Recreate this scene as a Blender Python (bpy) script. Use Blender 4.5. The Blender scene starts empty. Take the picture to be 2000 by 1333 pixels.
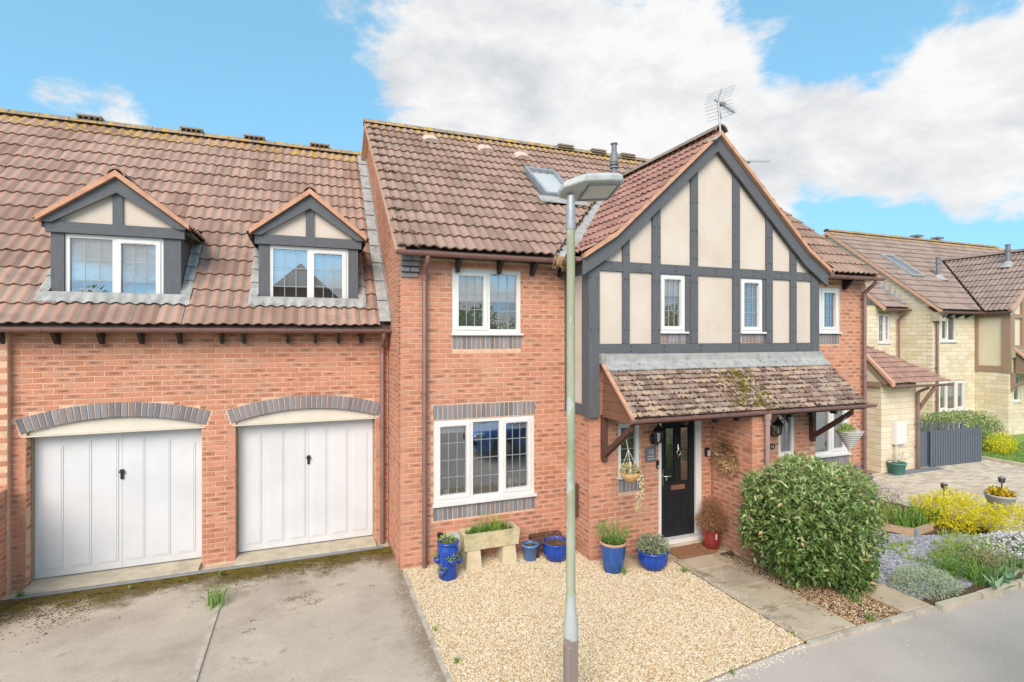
import bpy, bmesh, math, random
from mathutils import Vector as V, Matrix as M
R = random.Random(7)
rad = math.radians
scene = bpy.context.scene

# ------------------------------------------------------------------ camera, sky, sun, exposure
CAM_H = 3.32; YAW = rad(21.2); FPX = 1042.0
cam_data = bpy.data.cameras.new('camera'); cam = bpy.data.objects.new('camera', cam_data)
scene.collection.objects.link(cam); scene.camera = cam
cam_data.sensor_width = 36.0; cam_data.lens = FPX / 2000 * 36; cam_data.shift_y = -0.00425
cam_data.clip_start = 0.05; cam_data.clip_end = 2000
cam.location = (0, 0, CAM_H); cam.rotation_euler = (rad(90), 0, -YAW)

SUN_DIR = V((-0.45, -0.74, 0.62)).normalized()          # towards the sun, behind the camera
EXPOSURE = 1.50; SKY_STRENGTH = 0.15; SUN_STRENGTH = 1.5
world = bpy.data.worlds.new('World'); scene.world = world; world.use_nodes = True
wt = world.node_tree; wn = wt.nodes; wl = wt.links; wn.clear()
def wnode(t, **k):
    n = wn.new(t)
    for a, b in k.items(): setattr(n, a, b)
    return n
def wmath(op, a, b=None, c=None, clamp=False):
    n = wnode('ShaderNodeMath', operation=op, use_clamp=clamp)
    for i, x in enumerate((a, b, c)):
        if x is None: continue
        if isinstance(x, (int, float)): n.inputs[i].default_value = x
        else: wl.new(x, n.inputs[i])
    return n.outputs[0]
wout = wnode('ShaderNodeOutputWorld'); wbg = wnode('ShaderNodeBackground'); wbg.inputs[1].default_value = SKY_STRENGTH
sky = wnode('ShaderNodeTexSky', sky_type='NISHITA', sun_disc=False)
sky.sun_elevation = math.asin(SUN_DIR.z); sky.sun_rotation = math.atan2(SUN_DIR.x, SUN_DIR.y)
sky.dust_density = 0.1; sky.ozone_density = 2.0; sky.air_density = 1.0
hs = wnode('ShaderNodeHueSaturation'); hs.inputs['Saturation'].default_value = 1.02; hs.inputs['Hue'].default_value = 0.468
hs.inputs['Value'].default_value = .88
wl.new(sky.outputs[0], hs.inputs['Color'])
tc = wnode('ShaderNodeTexCoord')
lift = wnode('ShaderNodeVectorMath', operation='MULTIPLY_ADD'); wl.new(tc.outputs['Generated'], lift.inputs[0])      # clear spring air: little paling towards the horizon
lift.inputs[1].default_value = (1, 1, .58); lift.inputs[2].default_value = (0, 0, .42); wl.new(lift.outputs[0], sky.inputs['Vector'])
# clouds: a broken layer, thick where the photograph has its two banks, noise everywhere else
mp = wnode('ShaderNodeMapping'); mp.inputs['Scale'].default_value = (1, 1, 1.9); wl.new(tc.outputs['Generated'], mp.inputs['Vector'])
def wnoise(scale, detail, rough=.55, dist=0.0, off=0.0):
    m2 = wnode('ShaderNodeMapping'); m2.inputs['Location'].default_value = (off, off * .7, off * .3)
    wl.new(mp.outputs[0], m2.inputs['Vector'])
    n = wnode('ShaderNodeTexNoise'); n.inputs['Scale'].default_value = scale; n.inputs['Detail'].default_value = detail
    n.inputs['Roughness'].default_value = rough; n.inputs['Distortion'].default_value = dist
    wl.new(m2.outputs[0], n.inputs['Vector']); return n.outputs[0]
def pixdir(px, py):
    u = (px - 1000) / FPX; v = (658 - py) / FPX
    return V((math.sin(YAW) + u * math.cos(YAW), math.cos(YAW) - u * math.sin(YAW), v)).normalized()
base_noise = wnoise(3.4, 10, .62, .25, 9.6)
cover = wmath('MULTIPLY_ADD', wmath('SUBTRACT', base_noise, .5), 1.35, .535)
for (px, py, width, amp) in ((700, 60, .09, .09), (900, 70, .15, .13), (1180, 110, .17, .13), (1000, 200, .14, .10), (1400, 250, .17, .12), (1640, 270, .13, .11), (1760, 170, .10, .12), (1920, 240, .11, .16), (1850, 310, .10, .16), (1980, 290, .09, .14), (1600, 320, .09, .10), (1910, 340, .07, .42), (1760, 330, .06, .34), (1990, 345, .05, .30),
                             (165, 222, .05, .60), (1960, 10, .07, .18), (560, -10, .05, .12), (380, 110, .19, -.30), (60, 60, .12, -.22), (1600, 30, .075, -.40), (1790, 70, .075, -.44), (1560, 130, .035, -.22), (1620, 430, .05, -.16), (1830, 445, .075, -.60), (1980, 440, .075, -.60), (1680, 425, .06, -.40), (570, 240, .08, -.16)):
    d = pixdir(px, py)
    dp = wnode('ShaderNodeVectorMath', operation='DOT_PRODUCT'); wl.new(tc.outputs['Generated'], dp.inputs[0]); dp.inputs[1].default_value = d
    mr = wnode('ShaderNodeMapRange', interpolation_type='SMOOTHSTEP'); wl.new(dp.outputs['Value'], mr.inputs[0])
    mr.inputs[1].default_value = math.cos(width * 2.2); mr.inputs[2].default_value = math.cos(width * .35); mr.inputs[3].default_value = 0; mr.inputs[4].default_value = amp
    cover = wmath('ADD', cover, mr.outputs[0])
edge = wnoise(13, 8, .68, .3, 1.7)
cover = wmath('MULTIPLY_ADD', wmath('SUBTRACT', edge, .5), .45, cover)
mask = wnode('ShaderNodeMapRange', interpolation_type='SMOOTHSTEP'); wl.new(cover, mask.inputs[0])
mask.inputs[1].default_value = .455; mask.inputs[2].default_value = .69
shade = wnoise(5.5, 8, .62, .2, 8.8)
ramp = wnode('ShaderNodeValToRGB'); wl.new(shade, ramp.inputs[0])
ramp.color_ramp.elements[0].position = .33; ramp.color_ramp.elements[0].color = (1.62, 1.68, 1.77, 1)
ramp.color_ramp.elements[1].position = .60; ramp.color_ramp.elements[1].color = (2.28, 2.27, 2.26, 1)
mixc = wnode('ShaderNodeMix', data_type='RGBA'); wl.new(mask.outputs[0], mixc.inputs['Factor'])
wl.new(hs.outputs[0], mixc.inputs[6]); wl.new(ramp.outputs[0], mixc.inputs[7])
wl.new(mixc.outputs[2], wbg.inputs[0]); wl.new(wbg.outputs[0], wout.inputs[0])

sun_data = bpy.data.lights.new('sun', 'SUN'); sun_data.energy = SUN_STRENGTH; sun_data.angle = rad(40); sun_data.color = (1.0, .87, .76)
sun = bpy.data.objects.new('sun', sun_data); scene.collection.objects.link(sun)
sun.rotation_euler = SUN_DIR.to_track_quat('Z', 'Y').to_euler(); sun.location = (-20, -25, 40)
vs = scene.view_settings; vs.view_transform = 'Standard'; vs.look = 'None'; vs.gamma = 1; vs.exposure = EXPOSURE; vs.use_curve_mapping = False

# ------------------------------------------------------------------ materials
def lin(h, k=0.80):
    h = h.lstrip('#'); c = [int(h[i:i + 2], 16) / 255 for i in (0, 2, 4)]
    return tuple((x / 12.92 if x <= .04045 else ((x + .055) / 1.055) ** 2.4) * k for x in c)
class Mat:
    """small wrapper: a principled material with helper nodes"""
    def __init__(s, name, rough=.8, spec=.4, metal=0.0):
        s.m = bpy.data.materials.new(name); s.m.use_nodes = True; s.t = s.m.node_tree; s.n = s.t.nodes; s.l = s.t.links
        s.b = s.n['Principled BSDF']; s.b.inputs['Roughness'].default_value = rough
        s.b.inputs['Specular IOR Level'].default_value = spec; s.b.inputs['Metallic'].default_value = metal
        s.pos = s.n.new('ShaderNodeNewGeometry').outputs['Position']
    def noise(s, scale, detail=4, rough=.6, vec=None, stretch=None, dist=0.0):
        n = s.n.new('ShaderNodeTexNoise'); n.inputs['Scale'].default_value = scale; n.inputs['Detail'].default_value = detail
        n.inputs['Roughness'].default_value = rough; n.inputs['Distortion'].default_value = dist
        v = vec or s.pos
        if stretch:
            mp_ = s.n.new('ShaderNodeMapping'); mp_.inputs['Scale'].default_value = stretch; s.l.new(v, mp_.inputs['Vector']); v = mp_.outputs[0]
        s.l.new(v, n.inputs['Vector']); return n.outputs[0]
    def attr(s, name):
        n = s.n.new('ShaderNodeAttribute'); n.attribute_name = name; return n.outputs['Fac']
    def rand(s):
        return s.n.new('ShaderNodeObjectInfo').outputs['Random']
    def math(s, op, a, b=None, c=None, clamp=False):
        n = s.n.new('ShaderNodeMath'); n.operation = op; n.use_clamp = clamp
        for i, x in enumerate((a, b, c)):
            if x is None: continue
            if isinstance(x, (int, float)): n.inputs[i].default_value = x
            else: s.l.new(x, n.inputs[i])
        return n.outputs[0]
    def step(s, x, a, b):
        n = s.n.new('ShaderNodeMapRange'); n.interpolation_type = 'SMOOTHSTEP'; s.l.new(x, n.inputs[0])
        n.inputs[1].default_value = a; n.inputs[2].default_value = b; return n.outputs[0]
    def ramp(s, x, stops):
        n = s.n.new('ShaderNodeValToRGB'); s.l.new(x, n.inputs[0]); e = n.color_ramp.elements
        while len(e) < len(stops): e.new(.5)
        for q, (p, c) in zip(e, stops): q.position = p; q.color = (*c, 1)
        return n.outputs[0]
    def mix(s, f, a, b, blend='MIX'):
        n = s.n.new('ShaderNodeMix'); n.data_type = 'RGBA'; n.blend_type = blend
        for i, x in ((0, f), (6, a), (7, b)):
            if isinstance(x, (int, float)): n.inputs[i].default_value = x
            elif isinstance(x, tuple): n.inputs[i].default_value = (*x, 1)
            else: s.l.new(x, n.inputs[i])
        return n.outputs[2]
    def color(s, c):
        if isinstance(c, tuple): s.b.inputs['Base Color'].default_value = (*c, 1)
        else: s.l.new(c, s.b.inputs['Base Color'])
        return s
    def bump(s, h, strength=.3, dist=.01):
        n = s.n.new('ShaderNodeBump'); n.inputs['Strength'].default_value = strength; n.inputs['Distance'].default_value = dist
        s.l.new(h, n.inputs['Height']); s.l.new(n.outputs[0], s.b.inputs['Normal']); return s
def plain(name, h, rough=.6, spec=.4, metal=0.0, var=.12, scale=6, k=.78, fine=0.0):
    """one colour with soft mottling and a little fine relief"""
    m = Mat(name, rough, spec, metal); c = lin(h, k); d = tuple(x * (1 - var * 1.6) for x in c); e = tuple(min(.9, x * (1 + var)) for x in c)
    n = m.noise(scale, 6, .65); m.color(m.ramp(n, [(.3, d), (.5, c), (.7, e)]))
    if fine: m.bump(m.noise(fine, 4), .35, .004)
    return m.m
MT = {}
def brick_mat(name, stops, smudge_col, smudge_amt=1.0):
    m = Mat(name, .88, .25)
    t = m.attr('tint'); base = m.ramp(t, stops)
    base = m.mix(m.math('MULTIPLY', m.step(m.noise(38, 5, .7), .42, .68), .35), base, tuple(x * .72 for x in stops[0][1]))
    uv = m.n.new('ShaderNodeUVMap').outputs[0]; sep = m.n.new('ShaderNodeSeparateXYZ'); m.l.new(uv, sep.inputs[0])
    dx = m.math('MULTIPLY', m.math('SUBTRACT', sep.outputs[0], .5), 2.0); dy = m.math('MULTIPLY', m.math('SUBTRACT', sep.outputs[1], .5), 3.2)
    r2 = m.math('ADD', m.math('MULTIPLY', dx, dx), m.math('MULTIPLY', dy, dy))
    blob = m.math('SUBTRACT', m.math('ADD', m.math('MULTIPLY', m.noise(22, 5, .75, stretch=(1, 1, 3)), 1.9), -.28), r2)
    blob = m.math('MULTIPLY', m.step(blob, .0, .55), m.math('MULTIPLY', m.attr('smudge'), smudge_amt))
    base = m.mix(blob, base, smudge_col)
    base = m.mix(m.math('MULTIPLY', m.step(m.noise(2.4, 6, .7, stretch=(1.2, 1.2, .25)), .52, .74), .20), base, lin('e8c9ae'))
    soot = m.math('MULTIPLY', m.step(m.noise(1.1, 7, .7), .45, .72), .26)
    base = m.mix(soot, base, tuple(x * .62 for x in stops[1][1]))
    m.color(base).bump(m.noise(90, 4), .4, .004); return m.m
MT['brick'] = brick_mat('red_brick', [(0, lin('c68a6d')), (.35, lin('d8957a')), (.65, lin('dd9f82')), (1, lin('d09c82'))], lin('84675a', .8), .85)
MT['blue_brick'] = brick_mat('blue_brick', [(0, lin('7f7e82')), (.5, lin('949296')), (.8, lin('a19da0')), (1, lin('978c8c'))], lin('6c6a70'), .4)
MT['stone'] = brick_mat('cotswold_stone', [(0, lin('e8d7b6')), (.4, lin('f4e6ca')), (.8, lin('f9eed8')), (1, lin('ecddc0'))], lin('d3c2a2'), .5)
MT['mortar'] = plain('mortar', 'eac4a6', .95, .1, var=.14, scale=9, fine=120)
MT['stone_mortar'] = plain('stone_mortar', 'd3c09a', .95, .1, var=.12, scale=9, fine=120)
def tile_mat(name, crest, pan, dark, lichen_amt=1.0):
    m = Mat(name, .9, .2)
    t = m.attr('tint'); c = m.attr('crest')
    worn = m.step(m.math('ADD', c, m.math('MULTIPLY', m.math('SUBTRACT', m.noise(26, 5, .7), .5), 1.2)), .35, .8)
    base = m.mix(worn, pan, crest)
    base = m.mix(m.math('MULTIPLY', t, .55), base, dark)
    base = m.mix(m.math('MULTIPLY', m.step(m.noise(2.6, 7, .72), .44, .66), .55), base, tuple(x * .58 for x in pan))
    pale = m.math('MULTIPLY', m.step(m.noise(48, 3, .6), .645, .73), .6)
    base = m.mix(pale, base, lin('d9d2c4'))
    l = m.math('ADD', m.math('MULTIPLY', m.attr('lichen'), .235), m.math('MULTIPLY', m.math('SUBTRACT', m.noise(9, 6, .7), .5), 1.0))
    base = m.mix(m.math('MULTIPLY', m.step(l, .22, .34), lichen_amt), base, lin('d6ac3c'))
    m.color(base).bump(m.noise(70, 5), .5, .006); return m.m
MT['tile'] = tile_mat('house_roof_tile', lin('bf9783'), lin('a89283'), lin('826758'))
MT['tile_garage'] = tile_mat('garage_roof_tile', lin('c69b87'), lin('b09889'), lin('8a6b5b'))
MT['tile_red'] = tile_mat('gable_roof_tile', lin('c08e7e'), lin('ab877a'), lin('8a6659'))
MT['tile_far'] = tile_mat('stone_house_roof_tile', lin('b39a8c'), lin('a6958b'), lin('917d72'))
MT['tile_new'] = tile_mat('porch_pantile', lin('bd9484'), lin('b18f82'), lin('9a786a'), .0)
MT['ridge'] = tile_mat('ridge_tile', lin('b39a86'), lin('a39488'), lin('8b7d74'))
def slate_mat():
    m = Mat('mossy_plain_tile', .92, .2)
    base = m.ramp(m.attr('tint'), [(0, lin('8c7468')), (.35, lin('a68b7c')), (.7, lin('b7a294')), (1, lin('c7ab90'))])
    base = m.mix(m.math('MULTIPLY', m.step(m.noise(14, 6, .7), .48, .66), .6), base, lin('7b6a60'))
    base = m.mix(m.step(m.noise(30, 4, .6), .66, .74), base, lin('cfc3b2'))
    base = m.mix(m.math('MULTIPLY', m.step(m.math('ADD', m.noise(6, 6, .7), m.math('MULTIPLY', m.attr('lichen'), .14)), .62, .74), .9), base, lin('8d7d3a'))
    m.color(base).bump(m.noise(60, 5), .6, .006); return m.m
MT['plain_tile'] = slate_mat()
def timber_mat(name, h, grain=(1, 1, 1), amt=.35):
    m = Mat(name, .75, .3); c = lin(h)
    g = m.noise(16, 6, .7, stretch=grain)
    base = m.ramp(g, [(.25, tuple(x * (1 - amt) for x in c)), (.55, c), (.8, tuple(min(.8, x * (1 + amt)) for x in c))])
    base = m.mix(m.math('MULTIPLY', m.step(m.noise(7, 7, .75, stretch=grain), .56, .74), .30), base, tuple(min(.8, x * 1.7) for x in c))
    m.color(base).bump(g, .35, .008); return m.m
MT['timber'] = timber_mat('painted_timber', '696b6f', (4, 4, .5), .25)
MT['timber_flat'] = timber_mat('painted_beam', '696b6f', (.5, 4, 4), .25)
MT['brown_wood'] = timber_mat('stained_wood', '6b4a3e', (3, 3, .7), .35)
MT['board'] = timber_mat('weathered_board', '94684f', (3, .6, 6), .4)
MT['far_timber'] = timber_mat('faded_timber', 'ab907c', (4, 4, .6), .25)
MT['fence'] = timber_mat('grey_fence_paint', '6c747e', (4, 4, .5), .2)
MT['sleeper'] = timber_mat('sleeper_wood', 'c3a78a', (.6, .6, 5), .3)
MT['render'] = plain('cream_render', 'f4e6d4', .9, .2, var=.035, scale=2.5, k=.80, fine=220)
def render_mat():
    m = Mat('cream_render', .92, .2); c = m.ramp(m.noise(1.8, 7, .65), [(.25, lin('ecdac6', .66)), (.5, lin('f3e3d2', .68)), (.75, lin('f8eadc', .69))])
    st = m.math('MULTIPLY', m.step(m.noise(9, 6, .7, stretch=(1.6, 1.6, .12)), .55, .72), .22)
    c = m.mix(st, c, lin('cdbca6')); c = m.mix(m.math('MULTIPLY', m.step(m.noise(14, 4, .6), .70, .76), .35), c, lin('b9a58e'))
    m.color(c).bump(m.noise(220, 3), .4, .004); return m.m
MT['render'] = render_mat()
MT['far_render'] = plain('far_cream_render', 'f5e8cc', .9, .2, var=.03, scale=2, k=.70)
MT['upvc'] = plain('white_upvc', 'f3f1ec', .35, .5, var=.03, scale=3, k=.78)
MT['garage_white'] = plain('garage_door_paint', 'eeece8', .45, .4, var=.02, scale=1.6, k=.80)
def door_paint():
    m = Mat('garage_door_paint', .45, .4); sp = m.n.new('ShaderNodeSeparateXYZ'); m.l.new(m.pos, sp.inputs[0])
    c = m.ramp(m.noise(1.4, 6, .6), [(.3, lin('e6e6e6', .74)), (.7, lin('f1f1f2', .76))])
    low = m.math('MULTIPLY', m.step(m.math('ADD', sp.outputs[2], m.math('MULTIPLY', m.noise(5, 6, .7), .5)), .50, .12), .22)
    c = m.mix(low, c, lin('bdb29c')); sc = m.math('MULTIPLY', m.step(m.noise(11, 6, .75, stretch=(1, 1, .35)), .66, .74), .14)
    m.color(m.mix(sc, c, lin('c2bfb6'))); return m.m
MT['garage_white'] = door_paint()
MT['cream'] = plain('cream_paint', 'f0e6d4', .6, .3, var=.05, scale=4, k=.72)
MT['gutter'] = plain('brown_plastic', '8e6a63', .45, .45, var=.12, scale=5)
MT['pipe_pink'] = plain('faded_pipe', 'b59490', .5, .4, var=.10, scale=5)
MT['lead'] = plain('lead', 'b3b2ae', .75, .2, .0, var=.20, scale=7)
MT['leadbar'] = plain('lead_came', 'a9aeb2', .5, .5, .2, var=.1)
MT['verge'] = plain('terracotta_verge', 'dba687', .85, .2, var=.14, scale=8, fine=60)
MT['verge_pale'] = plain('verge_mortar', 'dcae92', .9, .2, var=.12, scale=8, fine=60)
MT['black'] = plain('black_iron', '26272a', .4, .5, var=.1)
MT['chrome'] = plain('brushed_steel', 'd8d2cc', .25, .6, .9, var=.05)
MT['copper'] = plain('brass_plate', 'd9a488', .3, .6, .7, var=.05)
MT['steel'] = plain('galvanised', 'b7bbbd', .5, .5, .4, var=.12, scale=8)
MT['flue'] = plain('grey_flue', '84888d', .5, .4, var=.1)
MT['concrete'] = plain('concrete', 'd2c6ae', .92, .2, var=.16, scale=4, fine=80)
MT['kerb'] = plain('edging_concrete', 'cbc1b1', .92, .2, var=.22, scale=6, fine=80)
MT['plaque'] = plain('slate_plaque', '77797d', .6, .3, var=.08, scale=20)
MT['letter'] = plain('engraved_letter', 'e8e8e6', .6, .3, var=.02)
MT['interior'] = plain('room_wall', 'c9c4b8', .9, .1, var=.05, scale=1, k=.8)
MT['curtain'] = plain('pale_blind', 'efece6', .8, .2, var=.04, k=.85)
MT['soil'] = plain('soil', '6d5746', .95, .1, var=.3, scale=18, fine=50)
MT['grey_box'] = plain('grey_plastic', 'd4d6d6', .5, .4, var=.04)
MT['moss'] = plain('moss', '7a6a30', .95, .1, var=.4, scale=14, fine=90)
MT['dark_moss'] = plain('dark_moss', '5d4a36', .95, .1, var=.4, scale=14, fine=90)
def glass_mat(name, fac, tint=(.82, .86, .88), rough=0.0):
    m = Mat(name); m.n.remove(m.b); o = [x for x in m.n if x.type == 'OUTPUT_MATERIAL'][0]
    tr = m.n.new('ShaderNodeBsdfTransparent'); tr.inputs[0].default_value = (*tint, 1)
    gl = m.n.new('ShaderNodeBsdfGlossy'); gl.inputs['Roughness'].default_value = rough; gl.inputs[0].default_value = (.95, .97, 1, 1)
    fr = m.n.new('ShaderNodeFresnel'); fr.inputs[0].default_value = 1.5
    f = m.math('ADD', m.math('MULTIPLY', fr.outputs[0], 1.4), fac, clamp=True)
    mx = m.n.new('ShaderNodeMixShader'); m.l.new(f, mx.inputs[0]); m.l.new(tr.outputs[0], mx.inputs[1]); m.l.new(gl.outputs[0], mx.inputs[2])
    m.l.new(mx.outputs[0], o.inputs[0]); return m.m
MT['glass'] = glass_mat('window_glass', .24)
MT['roof_glass'] = glass_mat('roof_window_glass', .10, (.95, .97, .98), .1)
MT['lantern_glass'] = glass_mat('lantern_glass', .10, (.95, .92, .84), .05)
def leaf_mat(name, stops, rough=.5, trans=.25):
    m = Mat(name, rough, .35); c = m.ramp(m.attr('tint'), stops); m.color(c)
    o = [x for x in m.n if x.type == 'OUTPUT_MATERIAL'][0]
    t = m.n.new('ShaderNodeBsdfTranslucent'); m.l.new(c, t.inputs[0])
    mx = m.n.new('ShaderNodeMixShader'); mx.inputs[0].default_value = trans
    m.l.new(m.b.outputs[0], mx.inputs[1]); m.l.new(t.outputs[0], mx.inputs[2]); m.l.new(mx.outputs[0], o.inputs[0]); return m.m
def glaze_mat(name, a, b):
    m = Mat(name, .16, .6); n = m.noise(7, 5, .6, stretch=(3, 3, .5)); m.color(m.ramp(n, [(.3, lin(a)), (.55, lin(b)), (.75, lin(a, .75))])); return m.m
MT['blue'] = glaze_mat('blue_glaze', '2f5fc4', '2447a0')
MT['blue2'] = glaze_mat('worn_blue_glaze', '3f6fb8', '325a9e')
MT['blue3'] = glaze_mat('pale_blue_glaze', '6a8fc8', '567cb8')
MT['red_pot'] = glaze_mat('red_glaze', 'a8443f', '8c3331')
MT['grey_pot'] = plain('grey_pot', 'b9b7b2', .7, .3, var=.06)
MT['green_pot'] = plain('green_plastic_pot', '5d9088', .6, .3, var=.08)
MT['terra'] = plain('terracotta', 'd0a184', .8, .2, var=.12)
MT['wicker'] = plain('white_wicker', 'e2ddd6', .8, .2, var=.12, scale=30, fine=60)
MT['coir'] = plain('coir_liner', 'd6ad7a', .95, .1, var=.25, scale=30, fine=60)
MT['trough'] = plain('trough_stone', 'd9cba2', .92, .2, var=.22, scale=7, fine=60)
MT['trough_foot'] = plain('trough_foot_stone', 'e4d2ae', .92, .2, var=.1, scale=7, fine=60)
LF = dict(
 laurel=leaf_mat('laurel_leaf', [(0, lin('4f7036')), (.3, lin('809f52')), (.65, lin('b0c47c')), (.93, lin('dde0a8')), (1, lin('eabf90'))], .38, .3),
 yellow=leaf_mat('golden_leaf', [(0, lin('b5b528', .9)), (.3, lin('ece02a', .95)), (.8, lin('fbee36', .95)), (1, lin('fdf58a', .95))], .6, .42),
 green=leaf_mat('green_leaf', [(0, lin('5d8a3c')), (.5, lin('87b04e')), (1, lin('b5cd74'))], .5, .3),
 lime=leaf_mat('lime_leaf', [(0, lin('8fb348')), (.5, lin('b3cc58')), (1, lin('d5de84'))], .5, .3),
 silver=leaf_mat('silver_leaf', [(0, lin('a9bf8e')), (.5, lin('cfdcb8')), (1, lin('ecf1dc'))], .7, .35),
 heath=leaf_mat('heath_leaf', [(0, lin('8a8f5c')), (.5, lin('b5b37e')), (1, lin('d0b596'))], .7, .2),
 dry=leaf_mat('dry_leaf', [(0, lin('8a5f42')), (.5, lin('b98a66')), (1, lin('d2a97e'))], .8, .15),
 wreath=leaf_mat('wreath_leaf', [(0, lin('8a6c50')), (.4, lin('c29f74')), (.8, lin('e0be92')), (1, lin('dd8f56'))], .8, .3),
 cream=leaf_mat('cream_leaf', [(0, lin('c3b878')), (.5, lin('e2d8a2')), (1, lin('f3ecd0'))], .6, .35),
 white=leaf_mat('white_petal', [(0, lin('e4dede')), (.6, lin('f4f2ef')), (1, lin('fbfaf6'))], .6, .3),
 pink=leaf_mat('pale_petal', [(0, lin('d9c4cc')), (.6, lin('efe2e2')), (1, lin('faf4f0'))], .6, .3),
 purple=leaf_mat('purple_petal', [(0, lin('4c2f5c')), (.6, lin('6a3f7c')), (1, lin('8a5a92'))], .6, .3),
 pansy=leaf_mat('pansy_petal', [(0, lin('7a4a1c')), (.3, lin('e0bb22')), (1, lin('f2da3c'))], .6, .3),
 grass=leaf_mat('grass_blade', [(0, lin('6f9a44')), (.5, lin('93b95c')), (1, lin('c2cc82'))], .6, .3),
 sage=leaf_mat('sage_leaf', [(0, lin('7d8f6a')), (.5, lin('a5b08a')), (1, lin('c8ceb0'))], .6, .2),
 tulip=leaf_mat('tulip_leaf', [(0, lin('6f9a68')), (.5, lin('8fb588')), (1, lin('b5cfa6'))], .4, .3),
 aqua=leaf_mat('artificial_grass_leaf', [(0, lin('4f8f86')), (.5, lin('79b3aa')), (1, lin('a5d0c6'))], .5, .2),
 tree=leaf_mat('tree_leaf', [(0, lin('6f8a4a')), (.5, lin('8fae5e')), (1, lin('b5c47e'))], .6, .5))
def ground_mats():
    m = Mat('driveway_tarmac', .92, .2)
    c = m.ramp(m.noise(1.1, 7, .65), [(.25, lin('b3a696')), (.5, lin('d0c2b0')), (.75, lin('e2d5c0'))])
    c = m.mix(m.math('MULTIPLY', m.step(m.noise(120, 4, .8), .42, .68), .5), c, lin('877c70'))
    c = m.mix(m.math('MULTIPLY', m.step(m.noise(60, 2, .5), .70, .76), .6), c, lin('ddd5c6'))
    sp = m.n.new('ShaderNodeSeparateXYZ'); m.l.new(m.pos, sp.inputs[0])
    band = m.step(m.math('ADD', sp.outputs[1], m.math('MULTIPLY', m.noise(1.6, 6, .7), 2.2)), 8.88, 9.52)      # dirt washed up against the drain
    c = m.mix(m.math('MULTIPLY', band, .92), c, lin('64552c'))
    edge_ = m.step(m.math('ADD', sp.outputs[0], m.math('MULTIPLY', m.noise(3.0, 6, .7), .7)), 1.35, 1.65)      # and along the gravel
    c = m.mix(m.math('MULTIPLY', edge_, .6), c, lin('8b7554'))
    c = m.mix(m.math('MULTIPLY', m.step(m.noise(2.2, 7, .75, dist=.6), .58, .68), .5), c, lin('8a7858'))
    m.color(c).bump(m.noise(160, 3), .5, .006); MT['drive'] = m.m
    m = Mat('road_tarmac', .9, .25)
    c = m.ramp(m.noise(.8, 6, .6), [(.25, lin('bfb4a8')), (.5, lin('d0c5b9')), (.75, lin('dacfc2'))])
    c = m.mix(m.math('MULTIPLY', m.step(m.noise(130, 4, .8), .42, .68), .5), c, lin('8f8376'))
    c = m.mix(m.math('MULTIPLY', m.step(m.noise(26, 2, .5), .74, .77), .7), c, lin('d8d0c2'))
    m.color(c).bump(m.noise(170, 3), .5, .006); MT['road'] = m.m
    m = Mat('paving_slab', .9, .2)
    c = m.ramp(m.noise(2.4, 7, .68), [(.25, lin('a4937e')), (.5, lin('c8b69e')), (.75, lin('ddcdb4'))])
    c = m.mix(m.math('MULTIPLY', m.attr('tint'), .35), c, lin('dcc9a6'))
    c = m.mix(m.math('MULTIPLY', m.step(m.noise(2.8, 8, .76, dist=.5), .50, .66), .7), c, lin('8b7c64'))
    m.color(c).bump(m.noise(120, 4), .4, .004); MT['slab'] = m.m
    m = Mat('block_paver', .9, .2)
    c = m.ramp(m.attr('tint'), [(0, lin('c4b5a0')), (.5, lin('d8cab4')), (1, lin('e4d6c0'))])
    c = m.mix(m.math('MULTIPLY', m.step(m.noise(1.5, 5, .6), .45, .7), .3), c, lin('b5a590'))
    m.color(c).bump(m.noise(120, 4), .4, .004); MT['paver'] = m.m
    m = Mat('gravel_stone', .75, .3)
    c = m.ramp(m.rand(), [(0, lin('b98f62')), (.12, lin('d2b084')), (.35, lin('e6d0a4')), (.6, lin('f0e2c2')), (.8, lin('f6efe0')), (.93, lin('d9c7a4')), (1, lin('a8876a'))])
    m.color(c); MT['pebble'] = m.m
    m = Mat('brown_gravel_stone', .8, .3)
    m.color(m.ramp(m.rand(), [(0, lin('7d6047')), (.3, lin('a98560')), (.6, lin('c9a981')), (.85, lin('dfcaa6')), (1, lin('efe2cc'))])); MT['pebble_brown'] = m.m
    m = Mat('slate_chip', .6, .4)
    m.color(m.ramp(m.rand(), [(0, lin('7a7b86')), (.4, lin('a2a3ad')), (.75, lin('bfc0c6')), (1, lin('d8d6d4'))])); MT['chip'] = m.m
    MT['gravel_base'] = plain('gravel_bed', 'c9b08a', .95, .1, var=.25, scale=40, fine=60)
    MT['chip_base'] = plain('slate_bed', '8f9098', .95, .1, var=.25, scale=40, fine=60)
    MT['lawn'] = plain('lawn_soil', '8fae5a', .95, .1, var=.2, scale=20, fine=60)
    MT['mat'] = plain('door_mat', 'a3795c', .98, .05, var=.2, scale=30, fine=150)
ground_mats()

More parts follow.
